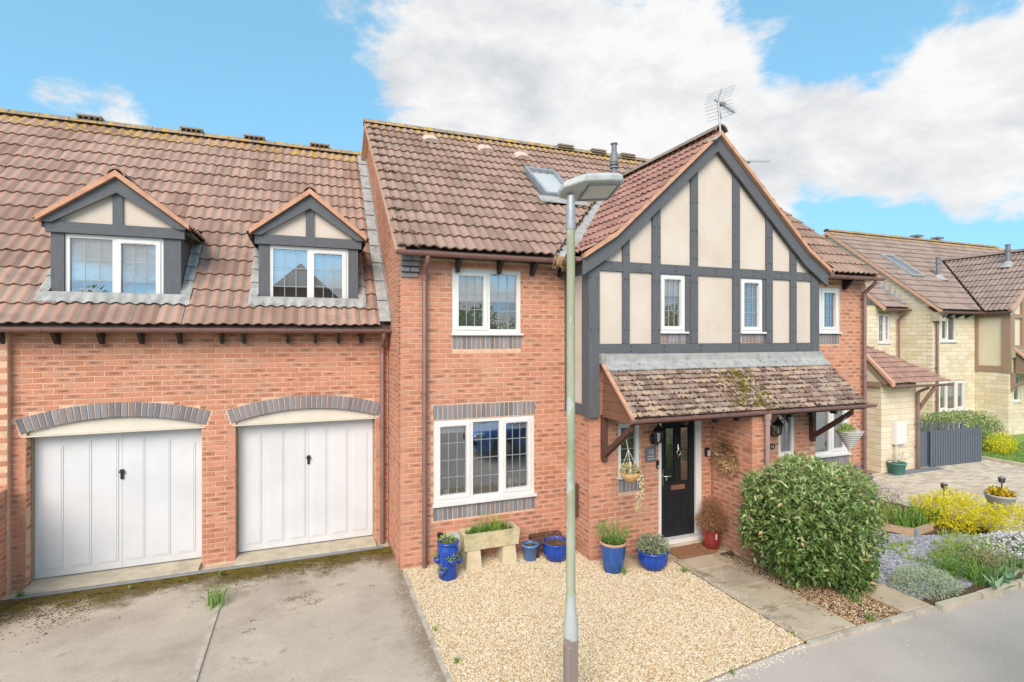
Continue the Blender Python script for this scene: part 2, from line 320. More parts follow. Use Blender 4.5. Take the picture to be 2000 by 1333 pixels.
# ------------------------------------------------------------------ scene helpers
COL = scene.collection
WORLD = {}                                                # world position of every parent
def link(o, parent=None, at=(0, 0, 0)):
    COL.objects.link(o); WORLD[o.name] = V(at)
    if parent is not None:
        o.parent = parent; o.matrix_parent_inverse = M.Translation(-WORLD[parent.name])
    return o
def tag(o, label=None, cat=None, group=None, kind=None):
    for k, v in (('label', label), ('category', cat), ('group', group), ('kind', kind)):
        if v: o[k] = v
    return o
def thing(name, at, label, cat, group=None):
    o = bpy.data.objects.new(name, None); o.location = at; o.empty_display_size = .2
    link(o, None, at); return tag(o, label, cat, group)
class MB:
    """collects faces in world coordinates; build() links them as one mesh object"""
    def __init__(s): s.v = []; s.f = []; s.sm = []; s.a = {}
    def add(s, vs_, fs, smooth=False, **at):
        b = len(s.v); s.v += [tuple(x) for x in vs_]; s.f += [tuple(i + b for i in f) for f in fs]; s.sm += [smooth] * len(fs)
        for k in set(s.a) | set(at):
            lst = s.a.setdefault(k, []); lst += [0.0] * (b - len(lst)); x = at.get(k, 0.0)
            lst += list(x) if isinstance(x, (list, tuple)) else [x] * len(vs_)
        return s
    def obox(s, c, ax, ay, az, hx, hy, hz, **at):
        c = V(c); ax, ay, az = V(ax) * hx, V(ay) * hy, V(az) * hz
        p = [c + ax * i + ay * j + az * k for i in (-1, 1) for j in (-1, 1) for k in (-1, 1)]
        return s.add(p, [(0, 1, 3, 2), (4, 6, 7, 5), (0, 4, 5, 1), (2, 3, 7, 6), (0, 2, 6, 4), (1, 5, 7, 3)], **at)
    def box(s, x0, x1, y0, y1, z0, z1, **at):
        return s.obox(((x0 + x1) / 2, (y0 + y1) / 2, (z0 + z1) / 2), (1, 0, 0), (0, 1, 0), (0, 0, 1), (x1 - x0) / 2, (y1 - y0) / 2, (z1 - z0) / 2, **at)
    def bar(s, p, q, w, h, up=(0, 0, 1), **at):
        p, q = V(p), V(q); d = (q - p); L = d.length; d.normalize(); sd = d.cross(V(up))
        if sd.length < 1e-4: sd = d.cross(V((0, 1, 0)))
        sd.normalize(); u = sd.cross(d); return s.obox((p + q) / 2, d, sd, u, L / 2, w / 2, h / 2, **at)
    def prism(s, poly, axis, a0, a1, **at):
        """poly: 2-D outline; axis 'y': (x,z) swept from y=a0 to a1; 'x': (y,z); 'z': (x,y)"""
        f = {'y': lambda p, a: (p[0], a, p[1]), 'x': lambda p, a: (a, p[0], p[1]), 'z': lambda p, a: (p[0], p[1], a)}[axis]
        n = len(poly); vs_ = [f(p, a0) for p in poly] + [f(p, a1) for p in poly]
        fs = [tuple(range(n)), tuple(range(2 * n - 1, n - 1, -1))] + [(i, i + n, (i + 1) % n + n, (i + 1) % n) for i in range(n)]
        return s.add(vs_, fs, **at)
    def tube(s, pts, r, n=8, cap=True, **at):
        pts = [V(p) for p in pts]; rs = r if isinstance(r, (list, tuple)) else [r] * len(pts); rings = []; prev = None
        for i, p in enumerate(pts):
            d = (pts[min(i + 1, len(pts) - 1)] - pts[max(i - 1, 0)]).normalized()
            a = prev if prev is not None else (V((0, 0, 1)) if abs(d.z) < .9 else V((1, 0, 0)))
            a = (a - d * a.dot(d)).normalized(); prev = a; b = d.cross(a)
            rings.append([p + (a * math.cos(t) + b * math.sin(t)) * rs[i] for t in [2 * math.pi * k / n for k in range(n)]])
        vs_ = [v for g in rings for v in g]; fs = []
        for i in range(len(pts) - 1):
            for k in range(n): fs.append((i * n + k, i * n + (k + 1) % n, (i + 1) * n + (k + 1) % n, (i + 1) * n + k))
        s.add(vs_, fs, True, **at)
        if cap:
            s.add(rings[0], [tuple(range(n - 1, -1, -1))], **at); s.add(rings[-1], [tuple(range(n))], **at)
        return s
    def lathe(s, prof, c, n=28, sx=1.0, sy=1.0, lobes=0, lobe=0.0):
        vs_ = []; fs = []; m = len(prof)
        for k in range(n):
            t = 2 * math.pi * k / n; e = 1 + lobe * math.cos(lobes * t)
            for (r, z) in prof: vs_.append((c[0] + r * sx * e * math.cos(t), c[1] + r * sy * e * math.sin(t), c[2] + z))
        for k in range(n):
            for j in range(m - 1):
                a = k * m + j; b = ((k + 1) % n) * m + j; fs.append((a, b, b + 1, a + 1))
        return s.add(vs_, fs, True)
    def build(s, name, mat, parent=None, label=None, cat=None, group=None, kind=None):
        me = bpy.data.meshes.new(name); me.from_pydata(s.v, [], s.f)
        if any(s.sm): me.polygons.foreach_set('use_smooth', s.sm)
        for k, lst in s.a.items():
            lst += [0.0] * (len(s.v) - len(lst)); at = me.attributes.new(k, 'FLOAT', 'POINT'); at.data.foreach_set('value', lst)
        me.materials.append(MT.get(mat, mat) if isinstance(mat, str) else mat); me.update()
        o = bpy.data.objects.new(name, me); link(o, parent); return tag(o, label, cat, group, kind)
def box_part(name, mat, parent, *b): return MB().box(*b).build(name, mat, parent)
def pix(p):
    """pixel of a world point in the 2000-px photograph (only used to rank pieces by size)"""
    a = p[0] * math.sin(YAW) + p[1] * math.cos(YAW); b = p[0] * math.cos(YAW) - p[1] * math.sin(YAW)
    if a < .3: return None, None, 1e9
    return 1000 + FPX * b / a, 658 - FPX * (p[2] - CAM_H) / a, a

# ------------------------------------------------------------------ bricks
class Pieces:
    """pieces of one kind on one thing: the 300 that show largest become objects, the rest one joined part"""
    def __init__(s, parent, name, mass_name, mat, make, hide=()): s.parent, s.name, s.mass_name, s.mat, s.make, s.hide = parent, name, mass_name, mat, make, hide; s.items = []; s.cache = {}; s.extra = []
    def put(s, origin, ax, ay, az, key, area, n): s.items.append((V(origin), V(ax), V(ay), V(az), key, area, V(n)))
    def finish(s, limit=300):
        def size(it):
            x, y, a = pix(it[0]); view = V((it[0].x, it[0].y, it[0].z - CAM_H)).normalized()
            face = -view.dot(it[6])
            if x is None or not (-5 < x < 2005 and 0 < y < 1333) or face <= .02: return -1
            if any(x0 < x < x1 and y0 < y < y1 for x0, x1, y0, y1 in s.hide): return -1
            return it[5] * face / (a * a)
        ranked = sorted(s.items, key=size, reverse=True)
        few = [it for it in ranked[:limit] if size(it) > 0]; rest = ranked[len(few):]
        for it in few:
            me = s.cache.get(it[4])
            if me is None:
                mb = MB(); s.make(mb, it[4]); me = bpy.data.meshes.new(s.name); me.from_pydata(mb.v, [], mb.f); me.polygons.foreach_set('use_smooth', mb.sm)
                s.attrs(me, mb); me.materials.append(MT[s.mat]); s.cache[it[4]] = me
            o = bpy.data.objects.new(s.name, me); link(o, s.parent)
            mt = M((it[1], it[2], it[3])).transposed().to_4x4(); mt.translation = it[0]
            o.rotation_mode = 'QUATERNION'; o.location = it[0]; o.rotation_quaternion = mt.to_quaternion()
        big = MB(); uvs = []
        for it in rest:
            mb = MB(); s.make(mb, it[4]); big.add([it[0] + it[1] * p[0] + it[2] * p[1] + it[3] * p[2] for p in mb.v], mb.f, False, **{k: v for k, v in mb.a.items()})
            big.sm[-len(mb.f):] = mb.sm
        for mb in s.extra:
            big.add(mb.v, mb.f, False, **mb.a); big.sm[-len(mb.f):] = mb.sm
        if big.v:
            o = big.build(s.mass_name, s.mat, s.parent, kind='stuff'); s.uv(o.data, big)
    def attrs(s, me, mb):
        for k, lst in mb.a.items():
            at = me.attributes.new(k, 'FLOAT', 'POINT'); at.data.foreach_set('value', lst)
        s.uv(me, mb)
    def uv(s, me, mb):
        if 'pu' not in mb.a: return
        me.update(); lay = me.uv_layers.new(name='UVMap'); buf = []
        for lp in me.loops: buf += [mb.a['pu'][lp.vertex_index], mb.a['pv'][lp.vertex_index]]
        lay.data.foreach_set('uv', buf)
def make_brick(mb, key):
    L, H, D, t, sm = key; c = .005; l, h = L / 2, H / 2
    fr = [(-l + c, 0, -h + c), (l - c, 0, -h + c), (l - c, 0, h - c), (-l + c, 0, h - c)]
    md = [(-l, c, -h), (l, c, -h), (l, c, h), (-l, c, h)]; bk = [(-l, D, -h), (l, D, -h), (l, D, h), (-l, D, h)]
    fs = [(0, 1, 2, 3)] + [(i + 4, (i + 1) % 4 + 4, (i + 1) % 4, i) for i in range(4)] + [(i + 8, (i + 1) % 4 + 8, (i + 1) % 4 + 4, i + 4) for i in range(4)]
    vs_ = fr + md + bk; long_ = max(L, H)
    mb.add(vs_, fs, False, tint=t / 10, smudge=sm / 4, pu=[p[0] / max(L, .1) + .5 for p in vs_], pv=[p[2] / max(H, .05) + .5 for p in vs_])
def brick_key(L, H, D=.10, blue=False):
    t = R.choice((0, 1, 2, 3, 3, 4, 5, 5, 6, 6, 7, 8, 9, 10)); sm = 0 if blue else R.choice((0, 0, 0, 0, 1, 2, 3, 4, 4))
    return (round(L, 3), round(H, 3), D, t, sm)
def lay_wall(pc, P0, u, n, L, z0, z1, holes=(), corner=(None, None), clip=None, ch=.075, bl=.215, D=.10):
    """stretcher bond on the plane through P0 along u with outward normal n"""
    P0, u, n = V(P0), V(u), V(n); i = 0; z = z0; half = (bl + .01) / 2; D = half - .01
    while z + ch * .6 < z1:
        H = min(ch - .010, z1 - z - .01); zc = z + .005 + H / 2
        a0 = 0.0; b0 = L
        if corner[0] is not None and i % 2 != corner[0]: a0 = half
        if corner[1] is not None and i % 2 != corner[1]: b0 = L - half
        spans = [(a0, b0)]
        for h in holes:
            r = h(zc) if callable(h) else ((h[0], h[1]) if h[2] - .02 < zc < h[3] + .02 else None)
            if r is None: continue
            spans = [q for s_, e_ in spans for q in ((s_, min(e_, r[0] - .006)), (max(s_, r[1] + .006), e_)) if q[1] - q[0] > .02]
        x = -half * (i % 2) if corner[0] is None else a0
        if corner[0] is None and corner[1] is not None: x = b0 + .01 - math.ceil((b0 + .01) / (bl + .01)) * (bl + .01)
        while x < L:
            for s_, e_ in spans:
                a, b = max(x, s_), min(x + bl, e_)
                if b - a > .03:
                    c = P0 + u * ((a + b) / 2) + V((0, 0, zc))
                    if clip is None or clip(c): pc.put(c + n * R.uniform(-.0015, .0015), u, -n, (0, 0, 1), brick_key(b - a, H, D), (b - a) * H, n)
            x += bl + .01
        i += 1; z += ch
def soldiers(pc, P0, u, n, L, z0, H=.215):
    k = max(1, round(L / .075)); w = L / k
    for i in range(k):
        pc.put(V(P0) + V(u) * (w * (i + .5)) + V((0, 0, z0 + H / 2)) + V(n) * R.uniform(0, .002), u, -V(n), (0, 0, 1), brick_key(w - .011, H - .008, .1, True), w * H, n)
def backing(mb, P0, u, n, L, z0, z1, holes=(), set_back=.006, depth=.2):
    """mortar bed behind the bricks, cut round the openings"""
    P0, u, n = V(P0), V(u), V(n)
    e_ = .006; xs = sorted({e_, L - e_, *[min(max(q, e_), L - e_) for h in holes for q in h[:2]]}); zs = sorted({z0, z1, *[min(max(q, z0), z1) for h in holes for q in h[2:]]})
    for a, b in zip(xs, xs[1:]):
        run = None
        for c, d in zip(zs, zs[1:]):
            solid = not any(h[0] < (a + b) / 2 < h[1] and h[2] < (c + d) / 2 < h[3] for h in holes)
            if solid: run = (run[0], d) if run else (c, d)
            if run and (not solid or d == zs[-1]):
                p = P0 + u * ((a + b) / 2) - n * (set_back + depth / 2) + V((0, 0, (run[0] + run[1]) / 2 - P0.z * 0))
                mb.obox((p.x, p.y, (run[0] + run[1]) / 2), u, n, (0, 0, 1), (b - a) / 2, depth / 2, (run[1] - run[0]) / 2); run = None

# ------------------------------------------------------------------ roof tiles
def make_tile(mb, key):
    W, Ln, t, li, waves, hgt = key; N = 6 * waves; top = []; prof = []; cr = []
    for i in range(N + 1):
        x = W * i / N; w = .5 - .5 * math.cos(2 * math.pi * (i / N * waves)); w = w ** 1.3
        prof.append((x, w)); cr.append(w)
    T = .034
    for (x, w) in prof: top.append((x, -.012, T + hgt * w))
    for (x, w) in prof: top.append((x, Ln, hgt * w * .9))
    n1 = N + 1
    mb.add(top, [(i, i + 1, i + 1 + n1, i + n1) for i in range(N)], True, tint=t / 6, crest=cr + cr, lichen=li / 3)
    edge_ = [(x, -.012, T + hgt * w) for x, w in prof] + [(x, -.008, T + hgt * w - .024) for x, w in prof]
    mb.add(edge_, [(i + n1, i + 1 + n1, i + 1, i) for i in range(N)], False, tint=1.0, crest=[.75] * (2 * n1), lichen=0)  # course edges tinted dark: brown edge colour plus painted shade of the underside
def make_flat_tile(mb, key):
    W, Ln, t, li, lift = key; T = .014
    vs_ = [(.002, -.005, T + lift), (W - .002, -.005, T + lift), (W - .002, Ln, .002), (.002, Ln, .002), (.002, -.005, lift), (W - .002, -.005, lift), (W - .002, Ln, -.01), (.002, Ln, -.01)]
    mb.add(vs_, [(0, 1, 2, 3), (4, 5, 1, 0), (5, 6, 2, 1), (7, 4, 0, 3)], False, tint=t / 8, lichen=li / 3)
def along(prof, s):
    for (d0, z0), (d1, z1) in zip(prof, prof[1:]):
        L = math.hypot(d1 - d0, z1 - z0)
        if s <= L or (d1, z1) == prof[-1]: return V((d0 + (d1 - d0) * s / L, z0 + (z1 - z0) * s / L))
        s -= L
def prof_len(prof): return sum(math.hypot(b[0] - a[0], b[1] - a[1]) for a, b in zip(prof, prof[1:]))
def lay_roof(pc, O, d, W, prof, gauge, tw=.30, waves=2, hgt=.030, skip=None, cuts=None, lichen=None, flat=False, stagger=False):
    """O: eave corner (x,y); d: horizontal direction up the slope; prof: (run, z) polyline from eave to ridge"""
    O, d = V((O[0], O[1], 0)), V((d[0], d[1], 0)); u = d.cross(V((0, 0, 1))); S = prof_len(prof)
    rows = int(math.ceil(S / gauge - .15)); cols = int(math.ceil(W / tw - .05))
    for k in range(rows):
        s0 = k * gauge; a = along(prof, s0); ln = min(gauge + .06, S - s0 + .03); b = along(prof, min(s0 + ln, S)) if s0 + ln <= S else along(prof, S)
        t2 = (b - a).normalized(); t = d * t2.x + V((0, 0, t2.y)); n = u.cross(t)
        for j in range(-1 if stagger else 0, cols):
            x0 = j * tw + (tw / 2 if stagger and k % 2 else 0); x1 = min(x0 + tw, W); x0c = max(x0, 0)
            if x1 - x0c < .04: continue
            P = O + u * x0c + d * a.x + V((0, 0, a.y)); c = P + u * ((x1 - x0c) / 2) + t * (ln / 2)
            if skip and skip(c): continue
            li = lichen(c, k, rows) if lichen else 0
            if flat: key = (round(x1 - x0c, 3), round(ln, 3), R.randint(0, 8), li, R.choice((.004, .006, .009, .013)))
            else: key = (round(x1 - x0c, 3), round(ln, 3), R.choice((0, 0, 1, 1, 2, 3, 4, 6)), li, waves if x1 - x0c > tw * .6 else 1, hgt)
            P = P + n * R.uniform(.0, .006) + u * R.uniform(-.004, .004) + t * (R.gauss(0, .005) if not flat else R.gauss(0, .003)); done = False
            for (q, m) in (cuts(c) if cuts else ()):
                q, m = V(q), V(m); loc = [P + u * p[0] + t * p[1] for p in ((0, 0), (x1 - x0c, 0), (0, ln), (x1 - x0c, ln))]
                ds = [(p - q).dot(m) for p in loc]
                if max(ds) <= 0: done = True; break
                if min(ds) < 0:
                    mb = MB(); pc.make(mb, key); bm = bmesh.new(); lay = {k_: bm.verts.layers.float.new(k_) for k_ in mb.a}
                    vv = [bm.verts.new(P + u * p[0] + t * p[1] + n * p[2]) for p in mb.v]
                    for k_, l_ in lay.items():
                        for v_, x_ in zip(vv, mb.a[k_]): v_[l_] = x_
                    for f in mb.f: bm.faces.new([vv[i] for i in f])
                    bmesh.ops.bisect_plane(bm, geom=bm.verts[:] + bm.edges[:] + bm.faces[:], plane_co=q, plane_no=m, clear_inner=True, clear_outer=False)
                    out = MB(); bm.verts.index_update(); out.add([v_.co for v_ in bm.verts], [[v_.index for v_ in f.verts] for f in bm.faces], False, **{k_: [v_[l_] for v_ in bm.verts] for k_, l_ in lay.items()})
                    out.sm = [True] * len(out.f); bm.free(); pc.extra.append(out); done = True; break
            if not done: pc.put(P, u, t, n, key, (x1 - x0c) * ln, n)
def ridge_run(parent, p, q, step=.45, r=.115, mat='ridge', lichen=2, ht=.075):
    """half-round ridge tiles from p to q"""
    p, q = V(p), V(q); d = q - p; N = max(1, round(d.length / step)); d.normalize(); sd = d.cross(V((0, 0, 1))).normalized(); L = (q - p).length / N; me = {}
    for i in range(N):
        t = R.randint(0, 4); key = t
        if key not in me:
            mb = MB(); ang = [-1.25 + 2.5 * k / 8 for k in range(9)]
            ring = [(r * 1.25 * math.sin(a), -.13 + (r + ht * .6) * math.cos(a)) for a in ang]; ring = [(x, z + .03) for x, z in ring]
            vs_ = [(x, y, z) for y in (.004, L - .006) for x, z in ring] + [(x * .86, y, z - .02) for y in (.004, L - .006) for x, z in ring]
            fs = [(k, k + 1, k + 10, k + 9) for k in range(8)]; mb.add(vs_, fs, True, tint=t / 5, crest=.5, lichen=lichen / 3)
            e = [(0 + k, 18 + k, 19 + k, 1 + k) for k in range(8)] + [(9 + k, 10 + k, 28 + k, 27 + k) for k in range(8)]
            mb.add(vs_, e, False, tint=.6, crest=.9, lichen=0)
            m_ = bpy.data.meshes.new('ridge_tile'); m_.from_pydata(mb.v, [], mb.f); m_.polygons.foreach_set('use_smooth', mb.sm)
            for k, lst in mb.a.items(): m_.attributes.new(k, 'FLOAT', 'POINT').data.foreach_set('value', lst)
            m_.materials.append(MT[mat]); me[key] = m_
        o = bpy.data.objects.new('ridge_tile', me[key]); link(o, parent)
        mt = M((sd, d, V((0, 0, 1)) if abs(d.z) < .01 else sd.cross(d))).transposed().to_4x4(); o.rotation_mode = 'QUATERNION'
        o.rotation_quaternion = mt.to_quaternion(); o.location = p + d * (i * L)

# ------------------------------------------------------------------ plants
def leaf(mb, p, d, up, L, W, t, fold=.25):
    d = V(d).normalized(); s_ = d.cross(V(up))
    if s_.length < 1e-3: s_ = d.cross(V((1, .3, 0)))
    s_.normalize(); n = s_.cross(d); p = V(p)
    mb.add([p, p + d * L * .45 + s_ * W / 2 + n * W * fold, p + d * L, p + d * L * .45 - s_ * W / 2 + n * W * fold], [(0, 1, 2), (0, 2, 3)], False, tint=t)
def rdir(r=R):
    z = r.uniform(-1, 1); a = r.uniform(0, 2 * math.pi); q = math.sqrt(1 - z * z); return V((q * math.cos(a), q * math.sin(a), z))
def leaf_cloud(c, rad_, n, L, W, lean=.6, squash=2.0, shell=.55, zmin=None, seed=1, keep=None, lump=.0, tint=None):
    r = random.Random(seed); mb = MB(); c = V(c); e = 2 / squash
    ph = [r.uniform(0, 6.28) for _ in range(6)]; made = 0; tries = 0
    while made < n and tries < n * 8:
        tries += 1; d = rdir(r); g = 1.0
        nrm = (abs(d.x) ** squash + abs(d.y) ** squash + abs(d.z) ** squash) ** (-1 / squash)
        g = 1 + lump * (math.sin(5 * d.x + ph[0]) * math.sin(5 * d.y + ph[1]) + .7 * math.sin(8 * d.z + ph[2] + 4 * d.x) + .5 * math.sin(11 * d.y + ph[3]))
        q = (1 - shell * r.random() ** 1.6) * nrm * g
        p = c + V((d.x * rad_[0] * q, d.y * rad_[1] * q, d.z * rad_[2] * q))
        if zmin is not None and p.z < zmin: continue
        if keep and not keep(p): continue
        o = (V((d.x, d.y, d.z * .7 + .15)) * lean + rdir(r) * (1 - lean) * 1.4)
        t = min(1, max(0, r.gauss(.45, .22))) if tint is None else tint(r, d)
        leaf(mb, p, o, rdir(r) * .5 + V((0, 0, 1)), L * r.uniform(.7, 1.25), W * r.uniform(.75, 1.2), t); made += 1
    return mb
def blades(spots, n, h, spread, w=.008, seed=1, droop=.35):
    r = random.Random(seed); mb = MB()
    for (x, y, z) in spots:
        for _ in range(n):
            a = r.uniform(0, 6.28); k = r.uniform(.15, 1) * spread; H = h * r.uniform(.55, 1.15); b = V((x + r.gauss(0, spread * .25), y + r.gauss(0, spread * .25), z))
            m1 = b + V((math.cos(a) * k * .45, math.sin(a) * k * .45, H * .65)); tip = b + V((math.cos(a) * k * (1 + droop), math.sin(a) * k * (1 + droop), H)); s_ = V((-math.sin(a), math.cos(a), 0)) * w
            mb.add([b - s_, b + s_, m1 + s_ * .8, m1 - s_ * .8, tip], [(0, 1, 2, 3), (3, 2, 4)], False, tint=min(1, max(0, r.gauss(.5, .25))))
    return mb
def sprigs(c, n, h, spread, L, W, per=10, seed=1, tilt=.5):
    """upright stems set with small leaves"""
    r = random.Random(seed); mb = MB(); c = V(c)
    for _ in range(n):
        a = r.uniform(0, 6.28); q = r.random() ** .5 * spread; b = c + V((math.cos(a) * q * .6, math.sin(a) * q * .6, 0)); H = h * r.uniform(.55, 1.1)
        tip = b + V((math.cos(a) * q * tilt, math.sin(a) * q * tilt, H))
        for k in range(per):
            f = (k + 1) / per; p = b.lerp(tip, f); aa = r.uniform(0, 6.28)
            leaf(mb, p, V((math.cos(aa), math.sin(aa), .55 + f * .5)), (0, 0, 1), L * r.uniform(.7, 1.2), W, min(1, max(0, r.gauss(.35 + .3 * f, .2))))
    return mb
def lump(mb, c, r_, flat=.5, rnd=R, **at):
    """a small irregular clod, 8 faces"""
    c = V(c); p = [V((math.cos(a), math.sin(a), 0)) * r_ * rnd.uniform(.7, 1.25) for a in (0, 1.57, 3.14, 4.71)]
    mb.add([c + q for q in p] + [c + V((0, 0, r_ * flat * rnd.uniform(.7, 1.3))), c - V((0, 0, r_ * .3))], [(0, 1, 4), (1, 2, 4), (2, 3, 4), (3, 0, 4)], False, **at)
def scatter_nodes(obj, mat, density, size, flat, seed, tilt=3.14, shape='ICO'):
    """stones strewn over a sheet"""
    g = bpy.data.node_groups.new('scatter', 'GeometryNodeTree'); g.interface.new_socket('Geometry', in_out='INPUT', socket_type='NodeSocketGeometry'); g.interface.new_socket('Geometry', in_out='OUTPUT', socket_type='NodeSocketGeometry')
    N = g.nodes; L = g.links; i = N.new('NodeGroupInput'); o = N.new('NodeGroupOutput')
    ds = N.new('GeometryNodeDistributePointsOnFaces'); ds.inputs['Density'].default_value = density; ds.inputs['Seed'].default_value = seed
    if shape == 'ICO':
        ic = N.new('GeometryNodeMeshIcoSphere'); ic.inputs['Radius'].default_value = size; ic.inputs['Subdivisions'].default_value = 1
    else:
        ic = N.new('GeometryNodeMeshCube'); ic.inputs['Size'].default_value = (size * 2, size * 1.1, size * .35)
    sm = N.new('GeometryNodeSetMaterial'); sm.inputs['Material'].default_value = mat; L.new(ic.outputs[0], sm.inputs[0])
    ip = N.new('GeometryNodeInstanceOnPoints'); L.new(i.outputs[0], ds.inputs[0]); L.new(ds.outputs['Points'], ip.inputs['Points']); L.new(sm.outputs[0], ip.inputs['Instance'])
    rr = N.new('FunctionNodeRandomValue'); rr.data_type = 'FLOAT_VECTOR'; rr.inputs[0].default_value = (-tilt, -tilt, -3.14); rr.inputs[1].default_value = (tilt, tilt, 3.14); L.new(rr.outputs[0], ip.inputs['Rotation'])
    rs = N.new('FunctionNodeRandomValue'); rs.data_type = 'FLOAT_VECTOR'; rs.inputs[0].default_value = (.6, .5, flat * .6); rs.inputs[1].default_value = (1.5, 1.15, flat * 1.2); rs.inputs['Seed'].default_value = 5; L.new(rs.outputs[0], ip.inputs['Scale'])
    jn = N.new('GeometryNodeJoinGeometry'); L.new(i.outputs[0], jn.inputs[0]); L.new(ip.outputs[0], jn.inputs[0]); L.new(jn.outputs[0], o.inputs[0])
    md = obj.modifiers.new('scatter', 'NODES'); md.node_group = g

MT['vent'] = plain('ridge_vent_concrete', 'a59a8c', .9, .2, var=.2, scale=20)
MT['vent_pale'] = plain('tile_vent_plastic', 'dcc6b2', .8, .3, var=.12, scale=10)

# ------------------------------------------------------------------ the setting: ground sheets
def sheet(name, mat, pts, z, kind='structure', label=None, cat=None, thick=.0):
    mb = MB()
    if thick: mb.prism(pts, 'z', z - thick, z)
    else: mb.add([(x, y, z) for x, y in pts], [tuple(range(len(pts)))])
    return mb.build(name, mat, None, label, cat, None, kind)
def rect(x0, x1, y0, y1): return [(x0, y0), (x1, y0), (x1, y1), (x0, y1)]
sheet('ground', plain('far_ground', 'a9b07e', .95, .1, var=.15, scale=1), rect(-150, 220, -150, 250), -.075)
sheet('road', 'road', rect(-80, 120, -4.5, 4.40), -.030)
sheet('driveway', 'drive', [(-7, 3.9), (1.28, 3.9), (1.29, 5.0), (1.29, 7.75), (1.29, 8.62), (-7, 8.62)], -.012)

# ------------------------------------------------------------------ windows and doors
def window(parent, x0, x1, z0, z1, Y, lights, cols=3, rows=3, sill=True, blind=0.0, deep=1.3, slats=False, opened=None, vent=True, fw=.055, sill_w=.03, dark=None, lead='leadbar'):
    yf = Y + .018; w = MB()
    for b in ((x0, x0 + fw, z0, z1), (x1 - fw, x1, z0, z1), (x0 + fw, x1 - fw, z0, z0 + fw * 1.15), (x0 + fw, x1 - fw, z1 - fw, z1)):
        w.box(b[0], b[1], yf, yf + .07, b[2], b[3])
    xs = [x0]; tot = sum(l[0] for l in lights)
    for l in lights: xs.append(xs[-1] + (x1 - x0) * l[0] / tot)
    for x in xs[1:-1]: w.box(x - fw * .55, x + fw * .55, yf + .002, yf + .068, z0 + fw, z1 - fw)
    win = w.build('window', 'upvc', parent)
    if sill:
        box_part('window_sill', 'upvc', win, x0 - .02, x1 + .03, Y - .05, yf + .003, z0 - sill_w, z0 - .002)
    for i, (wd, opens) in enumerate(lights):
        a = xs[i] + (fw if i == 0 else fw * .55); b = xs[i + 1] - (fw if i == len(lights) - 1 else fw * .55); c, d = z0 + fw * 1.15, z1 - fw
        if opens:
            s_ = MB(); q = .045; e = .012
            for bb in ((a - e, a + q, c - e, d + e), (b - q, b + e, c - e, d + e), (a + q, b - q, c - e, c + q), (a + q, b - q, d - q, d + e)):
                s_.box(bb[0], bb[1], yf - .014, yf + .05, bb[2], bb[3])
            if vent: s_.box(a + .08, b - .08, yf - .022, yf - .013, d - q + .012, d - .008)
            s_.build('sash', 'upvc', win); a += q; b -= q; c += q; d -= q
        yp = yf + .035
        MB().add([(a, yp, c), (b, yp, c), (b, yp, d), (a, yp, d)], [(0, 1, 2, 3)]).build('pane', 'glass', win)
        for k in range(1, cols): box_part('lead_bar', lead, win, a + (b - a) * k / cols - .005, a + (b - a) * k / cols + .005, yp - .008, yp - .002, c, d)
        for k in range(1, rows): box_part('lead_bar', lead, win, a, b, yp - .0085, yp - .0025, c + (d - c) * k / rows - .005, c + (d - c) * k / rows + .005)
    yb = yf + .085
    if blind and not slats: box_part('roller_blind', 'curtain', win, x0 + fw, x1 - fw, yb, yb + .01, z1 - fw - blind, z1 - fw + .01)  # hung deep in the upper windows to imitate pale sky reflected there
    if slats:
        s_ = MB(); z = z0 + fw + .03
        while z < z1 - fw: s_.obox(((x0 + x1) / 2, yb + .02, z), (1, 0, 0), (0, .8, .6), (0, -.6, .8), (x1 - x0) / 2 - fw, .020, .0015); z += .042
        s_.build('venetian_blind', 'curtain', win, kind='stuff')
    # the room behind; upstairs made shallow so the back wall catches light
    rm = MB(); X0, X1, Y0, Y1, Z0, Z1 = x0 - .03, x1 + .03, yf + .071, yf + deep, z0 - .01, z1 + .02
    p = [(X0, Y0, Z0), (X1, Y0, Z0), (X1, Y1, Z0), (X0, Y1, Z0), (X0, Y0, Z1), (X1, Y0, Z1), (X1, Y1, Z1), (X0, Y1, Z1)]
    rm.add(p, [(0, 1, 2, 3), (4, 7, 6, 5), (0, 3, 7, 4), (1, 5, 6, 2), (3, 2, 6, 7)]); rm.build('window_recess', dark or 'interior', win)
    return win
def gutter(parent, p, q, r=.058, mat='gutter', clips=8):
    p, q = V(p), V(q); d = (q - p).normalized(); sd = d.cross(V((0, 0, 1))); mb = MB(); prof = []
    for k in range(9):
        a = math.pi * k / 8; prof.append((math.cos(a) * r, -math.sin(a) * r * .95))
    prof = [(r * 1.04, .006)] + prof + [(-r * 1.04, .006)]; inner = [(x * .88, z * .88 + .004) for x, z in reversed(prof)]
    ring = prof + inner; n = len(ring)
    vs_ = [p + sd * x + V((0, 0, z)) for x, z in ring] + [q + sd * x + V((0, 0, z)) for x, z in ring]
    mb.add(vs_, [(i, (i + 1) % n, (i + 1) % n + n, i + n) for i in range(n)]); h = len(prof)
    for e in (0, n): mb.add([vs_[e + i] for i in range(h)], [tuple(range(h))])
    g = mb.build('gutter', mat, parent); L = (q - p).length
    for k in range(clips):
        c = p + d * (L * (k + .5) / clips); cl = MB()
        pr = [(x * 1.1, z * 1.12 - .002) for x, z in prof]
        cl.add([c - d * .014 + sd * x + V((0, 0, z)) for x, z in pr] + [c + d * .014 + sd * x + V((0, 0, z)) for x, z in pr], [(i, i + 1, i + 1 + h, i + h) for i in range(h - 1)])
        cl.build('gutter_bracket', mat, g)
    return g
